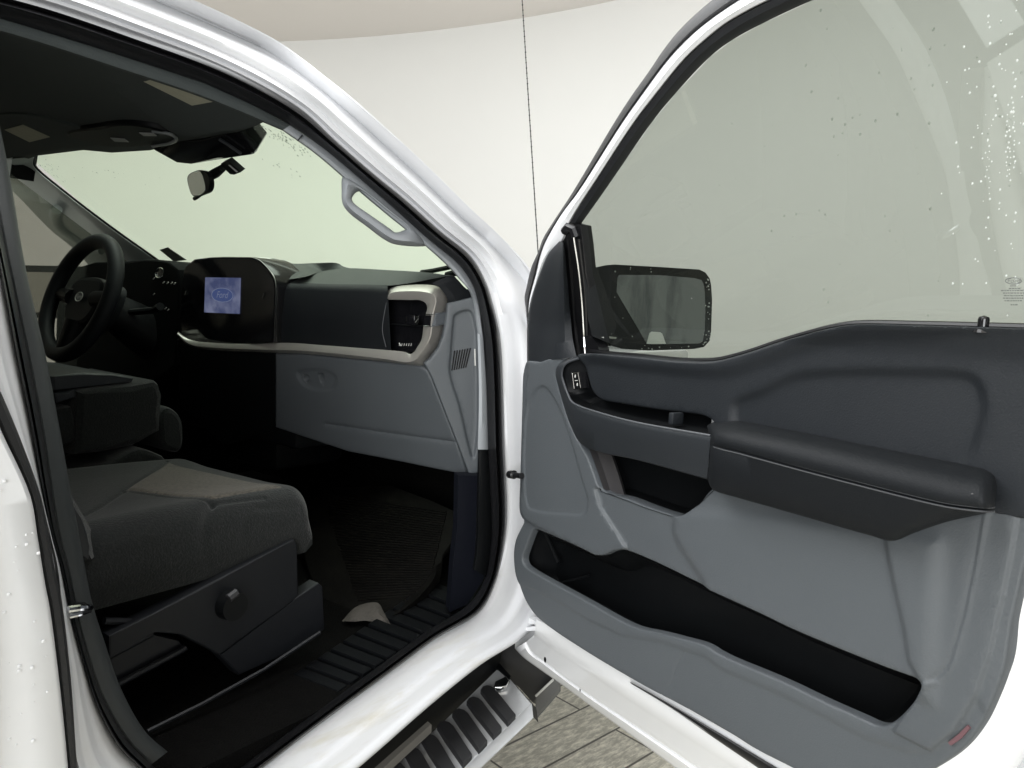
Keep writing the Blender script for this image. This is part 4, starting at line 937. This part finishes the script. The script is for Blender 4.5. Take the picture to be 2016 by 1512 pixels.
# grey lower trim
GO = [(1036, 712), (1031.7, 724), (1029, 738), (1027, 799), (1025, 873), (1023, 948), (1022, 1005), (1026, 1018), (1031, 1026), (1025, 1040), (1015, 1062), (1011, 1085), (1011, 1105), (1014, 1130), (1020, 1150), (1033, 1184), (1053.6, 1214), (1089, 1242.6), (1130, 1270), (1178.6, 1300.6), (1268, 1353), (1327, 1384), (1380, 1413), (1440, 1448), (1484, 1476), (1550, 1510), (1620, 1545), (1690, 1565), (1760, 1552), (1841, 1512), (1892, 1476), (1928, 1431), (1952, 1383), (1975.5, 1318), (1990, 1229), (2005, 1160), (2016, 1112), (2032, 1050), (2040, 1000), (1960, 985), (1880, 990), (1755, 1040), (1600, 995), (1460, 955), (1402, 962), (1380, 986), (1357, 1008), (1345, 1014.6), (1322, 1013), (1273, 997), (1235.6, 982), (1187, 964), (1173, 930), (1161, 898), (1150, 880), (1140, 862), (1122, 820), (1106, 760), (1100, 733), (1108, 718), (1120, 706), (1090, 706), (1064, 713)]
POCK = [(1052, 1041.7), (1064, 1044.6), (1119, 1068.5), (1160, 1088), (1175.6, 1093.8), (1190.5, 1093.8), (1214, 1082), (1232, 1082), (1297.6, 1110), (1387, 1154.8), (1506, 1208), (1565, 1237.6), (1684, 1286.7), (1773, 1321), (1831, 1340), (1803, 1377.5), (1773, 1410), (1755, 1424), (1738, 1430), (1720, 1427), (1698.7, 1416), (1624, 1383.4), (1535, 1339), (1416, 1291), (1387, 1269), (1336, 1256), (1297.6, 1245.5), (1256, 1238), (1226, 1226), (1149, 1181.5), (1089, 1149), (1035.7, 1119), (1028, 1107), (1028, 1095), (1038.7, 1065.5), (1045, 1048)]
WG = .032
bracket = dpoly([(1036, 706), (1022, 1005), (1031, 1024), (1060, 1040), (1119, 1068), (1170, 1094), (1195, 1094), (1229, 1079), (1178.6, 1000), (1168, 962), (1187, 960), (1173, 930), (1161, 898), (1140, 860), (1116, 818), (1096, 740), (1110, 706)], WG + .008)
flank = dsm([(1038, 800), (1066, 760), (1098, 800), (1124, 873), (1140, 930), (1156, 990), (1150, 1010), (1110, 1012), (1050, 1005), (1036, 995)], WG + .008)
diag = dpoly([(1330, 1000), (1330, 1050), (1342, 1075), (1357, 1098), (1387, 1143), (1400, 1175), (1506, 1230), (1840, 1380), (1860, 1060), (1755, 1040)], WG)
chan = dpoly([(1752, 1050), (1760, 1100), (1775, 1170), (1790, 1235), (1800, 1300), (1830, 1350), (1871, 1315), (1880, 1294), (1904, 1211), (1925, 1110), (1945.8, 1005), (1860, 1010)], WG)
rim = dpoly([(1945.8, 990), (1925, 1110), (1904, 1211), (1880, 1294), (1871, 1315), (1850, 1336), (1831, 1340), (1803, 1377.5), (1760, 1440), (1833, 1477), (1880, 1440), (1922, 1370), (1950, 1290), (1975, 1180), (1995, 1080), (2006, 1010)], WG)
lipband = dpoly([(1000, 1140), (1089, 1178), (1160, 1222), (1226, 1252), (1297, 1262), (1387, 1292), (1416, 1316), (1535, 1366), (1624, 1412), (1700, 1452), (1788, 1480), (1833, 1479), (1880, 1440), (1922, 1374), (1990, 1500), (1700, 1700), (1100, 1300)], WG)
seam_d = dpoly([(1345, 1285), (1330, 1310), (1320, 1345), (1300, 1368)], WG)
feats = [('step', bracket, .007, .0025), ('step', flank, -.003, .004), ('step', diag, .008, .014), ('step', chan, .006, .007), ('step', rim, .004, .003), ('step', lipband, -.0022, .006), ('groove', seam_d, -.0008, .002)]
for _ in range(1):
    trim_o = relief('door_trim', dsm(GO, WG), [chaikin(dpoly(POCK, WG))], feats, WG, D3, G, fdoor, step=.010, edge=.0035, skirt=.022, hole_skirt=.014)
# map pocket basin
pin = dpoly(POCK, WG - .01); pc = np.mean(pin, 0)
pb = MB()
rows = []
for w, s, dz in [(.026, 1.005, 0), (.012, 1.005, 0), (-.005, 1.0, -.01), (-.03, .97, -.03), (-.04, .90, -.03)]:
    rows.append([D3(pc[0] + (p[0] - pc[0]) * s, pc[1] + (p[1] - pc[1]) * s + dz, w) for p in pin])
pb.grid(rows, cv=True); 
c_ = D3(pc[0], pc[1] - .03, -.045)
pb.add(rows[-1] + [], [tuple(range(len(pin)))])
pb.tube([D3(*duz(1066, 1050, .0), -.01), D3(*duz(1078, 1085, .0), -.015), D3(*duz(1088, 1110, .0), -.015)], .004, 8)
pb.tube([D3(*duz(1100, 1148, .0), -.012), D3(*duz(1145, 1136, .0), -.02)], .003, 8)
pb.build('map_pocket', M['black'], fdoor)
# storage tray under the pull
STO = [(1141, 866), (1158, 876), (1211, 890), (1297, 910), (1392, 938), (1408, 962), (1380, 988), (1359, 1010), (1345, 1017), (1320, 1015), (1273, 1000), (1235, 985), (1185, 967), (1171, 930), (1159, 898)]
sp_ = dpoly(STO, WG); sc_ = np.mean(sp_, 0); mb = MB(); rows = []
for w, s in [(.034, 1.01), (.01, 1.0), (-.03, .95)]:
    rows.append([D3(sc_[0] + (p[0] - sc_[0]) * s, sc_[1] + (p[1] - sc_[1]) * s, w) for p in sp_])
mb.grid(rows, cv=True); mb.add(rows[-1], [tuple(range(len(sp_)))])
mb.build('storage_tray', M['black'], fdoor)
wl = [(1160, 884), (1170, 910), (1188, 962)]; wr = [(1207, 893), (1220, 930), (1236, 984)]
MB().grid([mrow([door(*p, .034) for p in wl]), mrow([door(*lerp(p, q, .3), .018) for p, q in zip(wl, wr)]), mrow([door(*lerp(p, q, .9), .012) for p, q in zip(wl, wr)]), mrow([door(*q, .004) for q in wr]), mrow([door(*q, -.03) for q in wr])]).build('tray_side', mat('brown_plastic', (.035, .033, .034), .5), fdoor)

# dark upper panel
UO = [(1140, 700), (1179, 696), (1220, 699), (1258, 702), (1337, 710), (1380, 711.5), (1416, 709.5), (1475.5, 694), (1535, 674), (1580, 661), (1624, 649), (1669, 640.5), (1701.7, 638), (1803, 640), (1900, 642.5), (2016, 646), (2062, 648), (2062, 1028), (2016, 1022), (2004, 1021), (1976, 1014), (1951, 1008), (1940, 975), (1862, 940), (1713, 905), (1594, 880), (1450, 850), (1410, 846), (1400, 829), (1380, 818), (1347, 813), (1297, 807), (1223, 795), (1180, 786), (1164, 770), (1156, 745), (1148, 715)]
WU = .040
shoulder = dsm([(1148, 716), (1258, 724), (1390, 735), (1440, 732), (1500, 712), (1560, 690), (1640, 668), (1700, 658), (1800, 658), (2090, 664), (2090, 1040), (1900, 1000), (1400, 880), (1140, 760)], WU)
padp = dsm([(1500, 770), (1560, 742), (1654, 733), (1780, 733), (1892, 738), (1914, 748), (1927, 768), (1932, 800), (1922, 850), (1908, 890), (1860, 930), (1700, 900), (1450, 850), (1440, 800)], WU)
relief('upper_panel', dsm(UO, WU), [], [('step', shoulder, -.008, .012), ('step', padp, -.007, .009)], WU + .006, D3, M['dark'], fdoor, step=.011, edge=.004, skirt=.03)
# belt seal line along the glass
bl_ = [(1163, 692), (1220, 697.5), (1258, 700.5), (1337, 708.5), (1380, 710), (1416, 708), (1475.5, 692.5), (1535, 672.5), (1624, 647.5), (1669, 639), (1701.7, 636.5), (1803, 638.5), (1900, 641), (2062, 646)]
MB().tube(catmull([door(x, y, .0) for x, y in bl_], 60), .0045, 8).build('belt_seal', M['seal'], fdoor)
# lock knob
kb = door(1934, 655, .032)
MB().tube([kb, kb + ZU * .004, kb + ZU * .006, kb + ZU * .014, kb + ZU * .017, kb + ZU * .0185], [.011, .010, .0055, .0058, .005, .001], 14).build('lock_knob', M['gloss'], fdoor)
# pull handle: lip, bar and recess behind it
L1 = [(1149, 703), (1117, 714), (1109, 722), (1106, 738), (1111, 757), (1119, 778), (1125, 790), (1139, 799), (1174, 811), (1248, 831), (1399, 858)]
L0 = [(1144, 699), (1106, 712), (1096, 720), (1093, 734), (1099, 761), (1110, 800), (1122, 835), (1141, 871), (1180, 890), (1250, 905), (1392, 944)]
L2 = [(1156, 704), (1154, 710), (1154, 719), (1159, 736), (1165, 752), (1172, 765), (1177, 771), (1186, 776), (1214, 783), (1284, 795), (1402, 812)]
lw = [.036, .050, .054, .056, .058, .062, .066, .070, .074, .078, .080]
rows = [mrow([door(*lerp(q, p, .0), .028) for p, q in zip(L1, L0)]), mrow([door(*lerp(q, p, .02), max(.034, w - .018)) for p, q, w in zip(L1, L0, lw)]), mrow([door(*lerp(q, p, .5), w - .004) for p, q, w in zip(L1, L0, lw)]), mrow([door(*lerp(q, p, .86), w + .002) for p, q, w in zip(L1, L0, lw)]), mrow([door(*lerp(q, p, .95), w + .002) for p, q, w in zip(L1, L0, lw)]), mrow([door(*p, w - .001) for p, w in zip(L1, lw)])]
MB().grid(rows).build('pull_handle', mat('handle_plastic', (.021, .0238, .0272), .5, spec=.35, bump=.55, bscale=420, bdist=.0008, vary=.08), fdoor, angle=50)
deep = [0, 0, .0, .0, .004, .012, .02, .03, .04, .045, .045]
rows = [mrow([door(*p, w - .001) for p, w in zip(L1, lw)]), mrow([door(*lerp(p, q, .06), w - .006 - d * .3) for p, q, w, d in zip(L1, L2, lw, deep)]), mrow([door(*lerp(p, q, .35), lerp(w, .03, .4) - d) for p, q, w, d in zip(L1, L2, lw, deep)]), mrow([door(*lerp(p, q, .75), lerp(w, .03, .8) - d * .8) for p, q, w, d in zip(L1, L2, lw, deep)]), mrow([door(*q, .032) for q in L2])]
MB().grid(rows).build('pull_recess', M['black'], fdoor, angle=60)
MB().tube(catmull([door(*p, w) for p, w in zip(L1, lw)], 60), .0022, 6).build('handle_lip', mat('lip_plastic', (.05, .054, .06), .45), fdoor)
MB().box(door(1331, 824, .05), (.006, .012, .01), ax=[DU, DW, ZU], bev=.003).build('recess_divider', M['dark'], fdoor)
e_ = MB(); e_.grid([mrow([door(1399, 858, .079), door(1396, 900, .078), door(1392, 944, .062)]), mrow([door(1402, 859, .05), door(1398, 900, .05), door(1394, 946, .04)])]); e_.build('handle_end', M['dark'], fdoor)
# lock switch
lk = MB().prism([door(*p, .056) for p in [(1126, 733), (1139, 732), (1144, 764), (1130, 767)]], DW * -.02, bev=.002); lks = lk.build('lock_switch', M['gloss'], fdoor, smooth=False)
lr = [door(*p, .0575) for p in [(1126.5, 735), (1138, 734), (1143, 763.5), (1130.5, 765.5)]]
MB().tube(lr + lr[:1], .0007, 6).build('switch_rim', M['chrome'], fdoor)
li = MB()
for x, y in [(1132.5, 740.5), (1136.5, 757)]:
    c = door(x, y, .0578); li.add([c + DU * .0022 * math.cos(t) + ZU * .0032 * math.sin(t) for t in np.linspace(0, 6.28, 10, endpoint=False)], [tuple(range(10))])
li.tube([door(1132, 749.5, .058), door(1137, 749, .058)], .0007, 5)
li.build('lock_icons', M['pale'], fdoor)
# armrest
A0 = [(1392, 838), (1402, 832), (1420, 831), (1446, 828), (1520, 840), (1594, 854), (1713, 878), (1800, 895), (1862, 907), (1910, 916), (1940, 924), (1957, 935), (1963, 955)]
A1 = [(1397, 858), (1404, 853), (1420, 850), (1446, 853), (1520, 866), (1594, 881), (1713, 908), (1800, 928), (1862, 942), (1905, 950), (1935, 955), (1953, 962), (1961, 972)]
A2 = [(1397, 874), (1405, 876), (1420, 881), (1446, 887), (1520, 907), (1594, 927), (1713, 958), (1800, 980), (1862, 994), (1905, 1000), (1935, 1003), (1950, 1004), (1958, 1002)]
A3 = [(1393, 944), (1400, 960), (1412, 968), (1446, 978), (1520, 999), (1594, 1020), (1713, 1054), (1757, 1065), (1800, 1049), (1862, 1028), (1905, 1018), (1943, 1010), (1952, 1007)]
cw = [.55, .8, .9, .95, 1, 1, 1, 1, 1, .95, .9, .75, .6]
def aw(w): return [WU + (w - WU) * c for c in cw]
rows = [mrow([door(*p, .030) for p in A0]), mrow([door(*lerp(p, q, .12), w) for p, q, w in zip(A0, A1, aw(.058))]), mrow([door(*lerp(p, q, .6), w) for p, q, w in zip(A0, A1, aw(.082))]), mrow([door(*p, w) for p, w in zip(A1, aw(.098))]),
        mrow([door(*lerp(p, q, .5), w) for p, q, w in zip(A1, A2, aw(.108))]), mrow([door(*lerp(p, q, .92), w) for p, q, w in zip(A1, A2, aw(.108))]), mrow([door(*p, w) for p, w in zip(A2, aw(.104))]), mrow([door(*lerp(p, q, .05), w) for p, q, w in zip(A2, A3, aw(.107))]), mrow([door(*lerp(p, q, .6), w) for p, q, w in zip(A2, A3, aw(.098))]), mrow([door(*lerp(p, q, .95), w) for p, q, w in zip(A2, A3, aw(.086))]),
        mrow([door(*q, w) for q, w in zip(A3, aw(.080))]), mrow([door(*q, .03) + ZU * .012 for q in A3])]
MB().grid(rows).build('armrest', M['dark2'], fdoor, angle=60)
for dy in (-4, 4):
    MB().tube(catmull([door(p[0], p[1] + dy, w) for p, w in zip(A2[1:], aw(.1068)[1:])], 60), .0009, 5).build('armrest_stitching', mat('stitch', (.05, .052, .056), .7), fdoor)
MB().tube([door(1885, 979, .104), door(1915, 973, .102), door(1950, 970, .08)], .0012, 5).build('armrest_crease', mat('crease', (.09, .09, .09), .5), fdoor)
# red reflector near the rear lower corner
rf = [(1866, 1462), (1886, 1446), (1904, 1428), (1909, 1434), (1892, 1454), (1872, 1468)]
MB().prism([door(*p, WG + .001) for p in rf], DW * -.004).build('door_reflector', M['red'], fdoor)

# side mirror (outside the glass)
def mq(x, y, o=0.0): return pl(x, y, HG + DU * (.20 + o), DU * .96 + DW * .10)
MO = [(1196, 522), (1210, 520.7), (1290, 525), (1377, 530.6), (1389, 536.5), (1397, 548), (1400, 561), (1402, 590), (1400, 653), (1397, 671), (1386, 683), (1366, 687), (1312, 689), (1274, 690), (1228, 687), (1215, 640), (1203, 580)]
MI = [(1215, 545.5), (1218, 541), (1297, 541.5), (1367, 547.5), (1381, 551.4), (1385, 561), (1387, 575), (1388, 609), (1387, 649), (1383, 672), (1377, 676), (1340, 677), (1310, 677.5), (1278, 678), (1271, 674), (1256, 648), (1213, 575)]
so = [mq(*p) for p in MO]; si = [mq(*p, -.010) for p in MI]
smm = MB().grid([[p + DU * -.09 + (sum(so) / len(so) - p) * .25 for p in so], [p + DU * -.05 + (sum(so) / len(so) - p) * .04 for p in so], [p + DU * -.006 for p in so], so, [lerp(a, b, .3) + DU * .002 for a, b in zip(so, si)], [lerp(a, b, .85) for a, b in zip(so, si)], si], cv=True)
smm.add([p + DU * -.09 + (sum(so) / len(so) - p) * .25 for p in so], [tuple(range(len(so)))])
# inboard arm of the mirror: joins the door ahead of the glass
ia = [(1196, 522), (1203, 580), (1215, 640), (1228, 687)]
ib = [(1150, 531), (1152, 580), (1158, 630), (1166, 662)]
smm.grid([[mq(*p) for p in ia], [mq(*lerp(p, q, .5), .005) for p, q in zip(ia, ib)], [mq(*q, .0) for q in ib], [mq(*q, -.1) for q in ib]])
lowa = [(1228, 687), (1198, 680), (1178, 671), (1168, 660)]
smm.grid([[mq(*p) for p in lowa], [mq(*p, -.08) for p in lowa]])
for _ in range(40):
    i = rnd.randrange(len(so) - 1); t = rnd.random(); a = lerp(so[i], so[i + 1], t); b = lerp(si[i], si[i + 1], t); c = lerp(a, b, rnd.uniform(.15, .75)) + DU * .002; r = rnd.uniform(.0005, .0013)
    smm.box(c, (r, r, r * 1.2), bev=r * .4, m=1)
smo = smm.build('side_mirror', None, fdoor, mats=[mat('mirror_black', (.010, .011, .012), .4, spec=.35, bump=.35, bscale=260, bdist=.001), M['drop']], angle=45)
MB().prism([p + DU * .001 for p in si], DU * -.003).build('side_mirror_glass', M['mirror_dim'], fdoor, smooth=False)
MB().prism([mq(*p, -.007) for p in [(1274, 677), (1280, 656), (1284, 653), (1300, 654), (1304, 657), (1311, 677)]], DU * -.002).build('mirror_reflection_patch', mat('pale_reflection', (.92, .94, .92), .35, bump=.4, bscale=300), fdoor, smooth=False)  # pale patch painting a bright reflection on the mirror glass
MB().prism([mq(*p, .004) for p in [(1184, 664), (1196, 661.5), (1214, 664), (1213, 667), (1190, 666)]], DU * -.002).build('mirror_arm_trim', M['pale'], fdoor)

# ------------------------------------------------------------------ fender, hood, antenna
fe_ = MB()
fe_.box((.34, -.92, 1.00), (.29, .09, .305), bev=.012)
fend = fe_.build('front_fender', M['white'], truck)
hd = MB(); hd.box((1.08, 0, .86), (.50, .90, .22), bev=.06); hd.build('hood', M['white'], truck)
cowl = MB(); cowl.box((.40, 0, 1.16), (.10, .78, .06), bev=.02); cowl.build('cowl_panel', M['black'], truck)
def an(x, y): return onx(x, y, .20)
at = an(1028, 0); ab = an(1058, 475); dv = at - ab
ap = MB(); ap.tube([ab - dv * .55, ab + dv * .0, at + dv * .12], [.0017, .0015, .0012], 8)
for k in range(46):
    c = ab + dv * (k / 46.0); ap.tube([c, c + dv * .003], .0020, 6)
ap.build('antenna', M['seal'], truck)
# ------------------------------------------------------------------ rocker, running board, mud flap
BP, BN = np.array([-.05, 0, .50]), np.array([-.2, 0, 1.0])
def rb(x, y, o=0.0): return pl(x, y, BP + ZU * o, BN)
rk = MB()
ra_ = [(1050, 1236), (946, 1308), (850, 1385), (745, 1477), (640, 1566)]
rows = [[body(x, y, -.046) for x, y in ra_], [body(x, y, -.046) + np.array([0, .06, -.010]) for x, y in ra_], [body(x, y, -.046) + np.array([0, .09, -.08]) for x, y in ra_], [body(x, y, -.046) + np.array([0, .10, -.22]) for x, y in ra_], [body(x, y, -.046) + np.array([0, .4, -.25]) for x, y in ra_]]
rk.grid([mrow(r) for r in rows]); rk.build('rocker_panel', M['black'], truck)
gbr = [(843, 1419), (850, 1425), (735, 1530), (722, 1525)]
MB().prism([rb(*p, .04) for p in gbr], (0, 0, -.02), bev=.003).build('frame_rail', mat('dusty_steel', (.16, .15, .13), .6), truck)
# board: chrome top, front face
bt = [(978, 1318), (990, 1318), (1009, 1341), (1047, 1384), (1000, 1430), (928, 1499), (860, 1566), (700, 1720), (600, 1660), (774, 1512), (861, 1431)]
bo = MB().prism([rb(*p) for p in bt], (0, 0, -.03), bev=.003)
fa = [(1047, 1384), (1000, 1430), (928, 1499), (860, 1566), (700, 1720)]; fb = [(1050, 1413), (1008, 1453), (942, 1516), (872, 1584), (712, 1740)]
bo.grid([mrow([rb(*p, .001) for p in fa]), mrow([rb(*lerp(p, q, .3), .002) for p, q in zip(fa, fb)]), mrow([rb(*q) + np.array([0, 0, -.0]) for q in fb]), mrow([rb(*q) + np.array([0, .02, -.03]) for q in fb])])
board = bo.build('running_board', M['bright'], truck, angle=30)
ec = MB(); ec.prism([rb(*p, -.005) for p in [(1009, 1341), (1047, 1384), (1051, 1413), (1040, 1400), (1003, 1352)]], (.02, 0, -.02)); ec.prism([rb(*p, .004) for p in [(975, 1308), (984, 1306), (1006, 1331), (1003, 1336), (978, 1314)]], (0, 0, -.02), bev=.001)
ec.build('board_end_cap', M['black'], board)
pad0 = [(946, 1361), (950, 1355), (958, 1352.5), (968, 1355), (976, 1361), (1015, 1411), (1000, 1427), (962, 1382)]
base = [rb(*p, .006) for p in pad0]
stepv = (rb(700 + 400 / 4.03 - 0, 1200 + 1150 / 4.03, .006) - rb(1000 / 4.032 + 700, 1200 + 650 / 4.032, .006)) / 5.0
ps = None
for k in range(9):
    P = [p + stepv * k for p in base]
    if ps is None:
        ps = MB().prism([p + ZU * .006 for p in P], (0, 0, -.014), bev=.003).build('step_pad', M['rubber_soft'], board, angle=30)
    else:
        q = ps.copy(); COL.objects.link(q); q.parent = board; q.location = Vector(stepv * k)
for k in range(8):
    c = rb(972, 1362, .004) + stepv * (k + .45) + np.array([.02, .012, 0]); MB().box(c, (.012, .006, .003), bev=.001, ax=[(.97, .2, 0), (-.2, .97, 0), (0, 0, 1)]).build('board_slot', M['chrome'], board)
br_ = MB(); br_.prism([rb(*p, .012) for p in [(975, 1341), (996, 1331), (1003, 1340), (998, 1350), (985, 1353), (972, 1352)]], (0, 0, -.01), bev=.002); br_.build('board_bracket', M['chrome'], board)
# mud guard between board and door
mf = [(950, 1316), (1000, 1262), (1036, 1238), (1056, 1226), (1075, 1290), (1089, 1335), (1048, 1383), (1020, 1352), (985, 1326)]
MB().prism([pl(x, y, (.10, -.95, .5), (.9, .3, .25)) for x, y in mf], (.03, 0, -.02), bev=.004).build('mud_guard', mat('guard_plastic', (.02, .02, .021), .42, bump=.3, bscale=40, vary=.3, vscale=8), truck)
mf2 = [(1055, 1370), (1088, 1337), (1100, 1343), (1100, 1356), (1080, 1380), (1052, 1412)]
MB().prism([pl(x, y, (.08, -.95, .45), (.9, .3, .25)) for x, y in mf2], (.01, 0, -.01), bev=.002).build('mud_flap', mat('grey_flap', (.10, .10, .098), .5), truck)
MB().tube([pl(x, y, (.075, -.95, .46), (.9, .3, .25)) for x, y in [(1055, 1370), (1089, 1338)]], .003, 6).build('flap_edge', M['pale'], truck)

# ------------------------------------------------------------------ rear door
YR = -.965
RL = [(-60, 690), (-30, 770), (0, 843), (60, 977), (74, 1057), (89, 1150), (98, 1196), (119, 1360), (134, 1512), (145, 1640)]
RR = [(-45, 680), (-12, 745), (14, 800), (78, 968), (95, 1042), (108, 1120), (119, 1166), (139, 1330), (152, 1512), (163, 1640)]
far_ = [(x - 700, y + 60) for x, y in RL]
rd = MB().grid([mrow([ony(*p, YR + .03) for p in RL]), mrow([ony(*p, YR + .004) for p in RL]), mrow([ony(*lerp(p, q, .012), YR - .002) for p, q in zip(RL, far_)]), mrow([ony(*lerp(p, q, .1), YR - .004) for p, q in zip(RL, far_)]), mrow([ony(*lerp(p, q, .5), YR - .008) for p, q in zip(RL, far_)]), mrow([ony(*p, YR) for p in far_])])
for _ in range(34):
    x = rnd.uniform(0, 95); y = rnd.uniform(930, 1500)
    if x > 55 + (y - 930) * .13: continue
    c = ony(x, y, YR - .0045); r = rnd.choice([.0008, .0012, .0018]); rd.box(c, (r, r * .5, r), bev=r * .45, m=0)
rdo = rd.build('rear_door', None, truck, mats=[M['white'], M['drop']], angle=40)
MB().grid([mrow([ony(*p, YR + .03) for p in RL]), mrow([ony(*lerp(p, q, .06), YR + .012) for p, q in zip(RL, RR)]), mrow([ony(*lerp(p, q, .3), YR + .006) for p, q in zip(RL, RR)]), mrow([ony(*lerp(p, q, .75), YR + .008) for p, q in zip(RL, RR)]), mrow([ony(*q, YR + .022) for q in RR]), mrow([ony(*q, YR + .05) for q in RR])]).build('rear_door_seal', M['rubber_soft'], rdo)
stk = MB(); stk.tube([body(134, 1200, -.02), body(156, 1197, -.02), body(178, 1196, .0)], .0045, 8); stk.tube([body(136, 1213, -.02), body(158, 1208, -.02), body(176, 1202, .0)], .0035, 8)
stk.build('door_striker', M['chrome'], truck)
MB().prism([body(*p, .01) for p in [(133, 1193), (172, 1188), (178, 1200), (140, 1222)]], (0, .01, 0)).build('striker_plate', M['black'], truck)

rs = MB()
rs.grid([[np.array([x, -.965 - .02 * math.sin((z - .5) / .85 * math.pi), z]) for z in np.linspace(.5, 1.33, 8)] for x in np.linspace(-1.135, -2.25, 6)])
rs.grid([[np.array([x, yb(z) - .075, z]) for z in (1.33, 1.5, 1.7, 1.84)] for x in (-1.20, -1.30)])
rs.grid([[np.array([x, yb(z) - .075, z]) for z in (1.33, 1.5, 1.7, 1.84)] for x in (-2.10, -2.25)])
rs.grid([[np.array([x, yb(z) - .075, z]) for z in (1.76, 1.85, 1.90)] for x in (-1.20, -2.25)])
rs.build('door_panel', M['white'], rdo)
MB().grid([[np.array([x, yb(z) - .06, z]) for z in (1.30, 1.5, 1.7, 1.78)] for x in (-1.29, -2.12)]).build('door_window', M['gloss'], rdo)
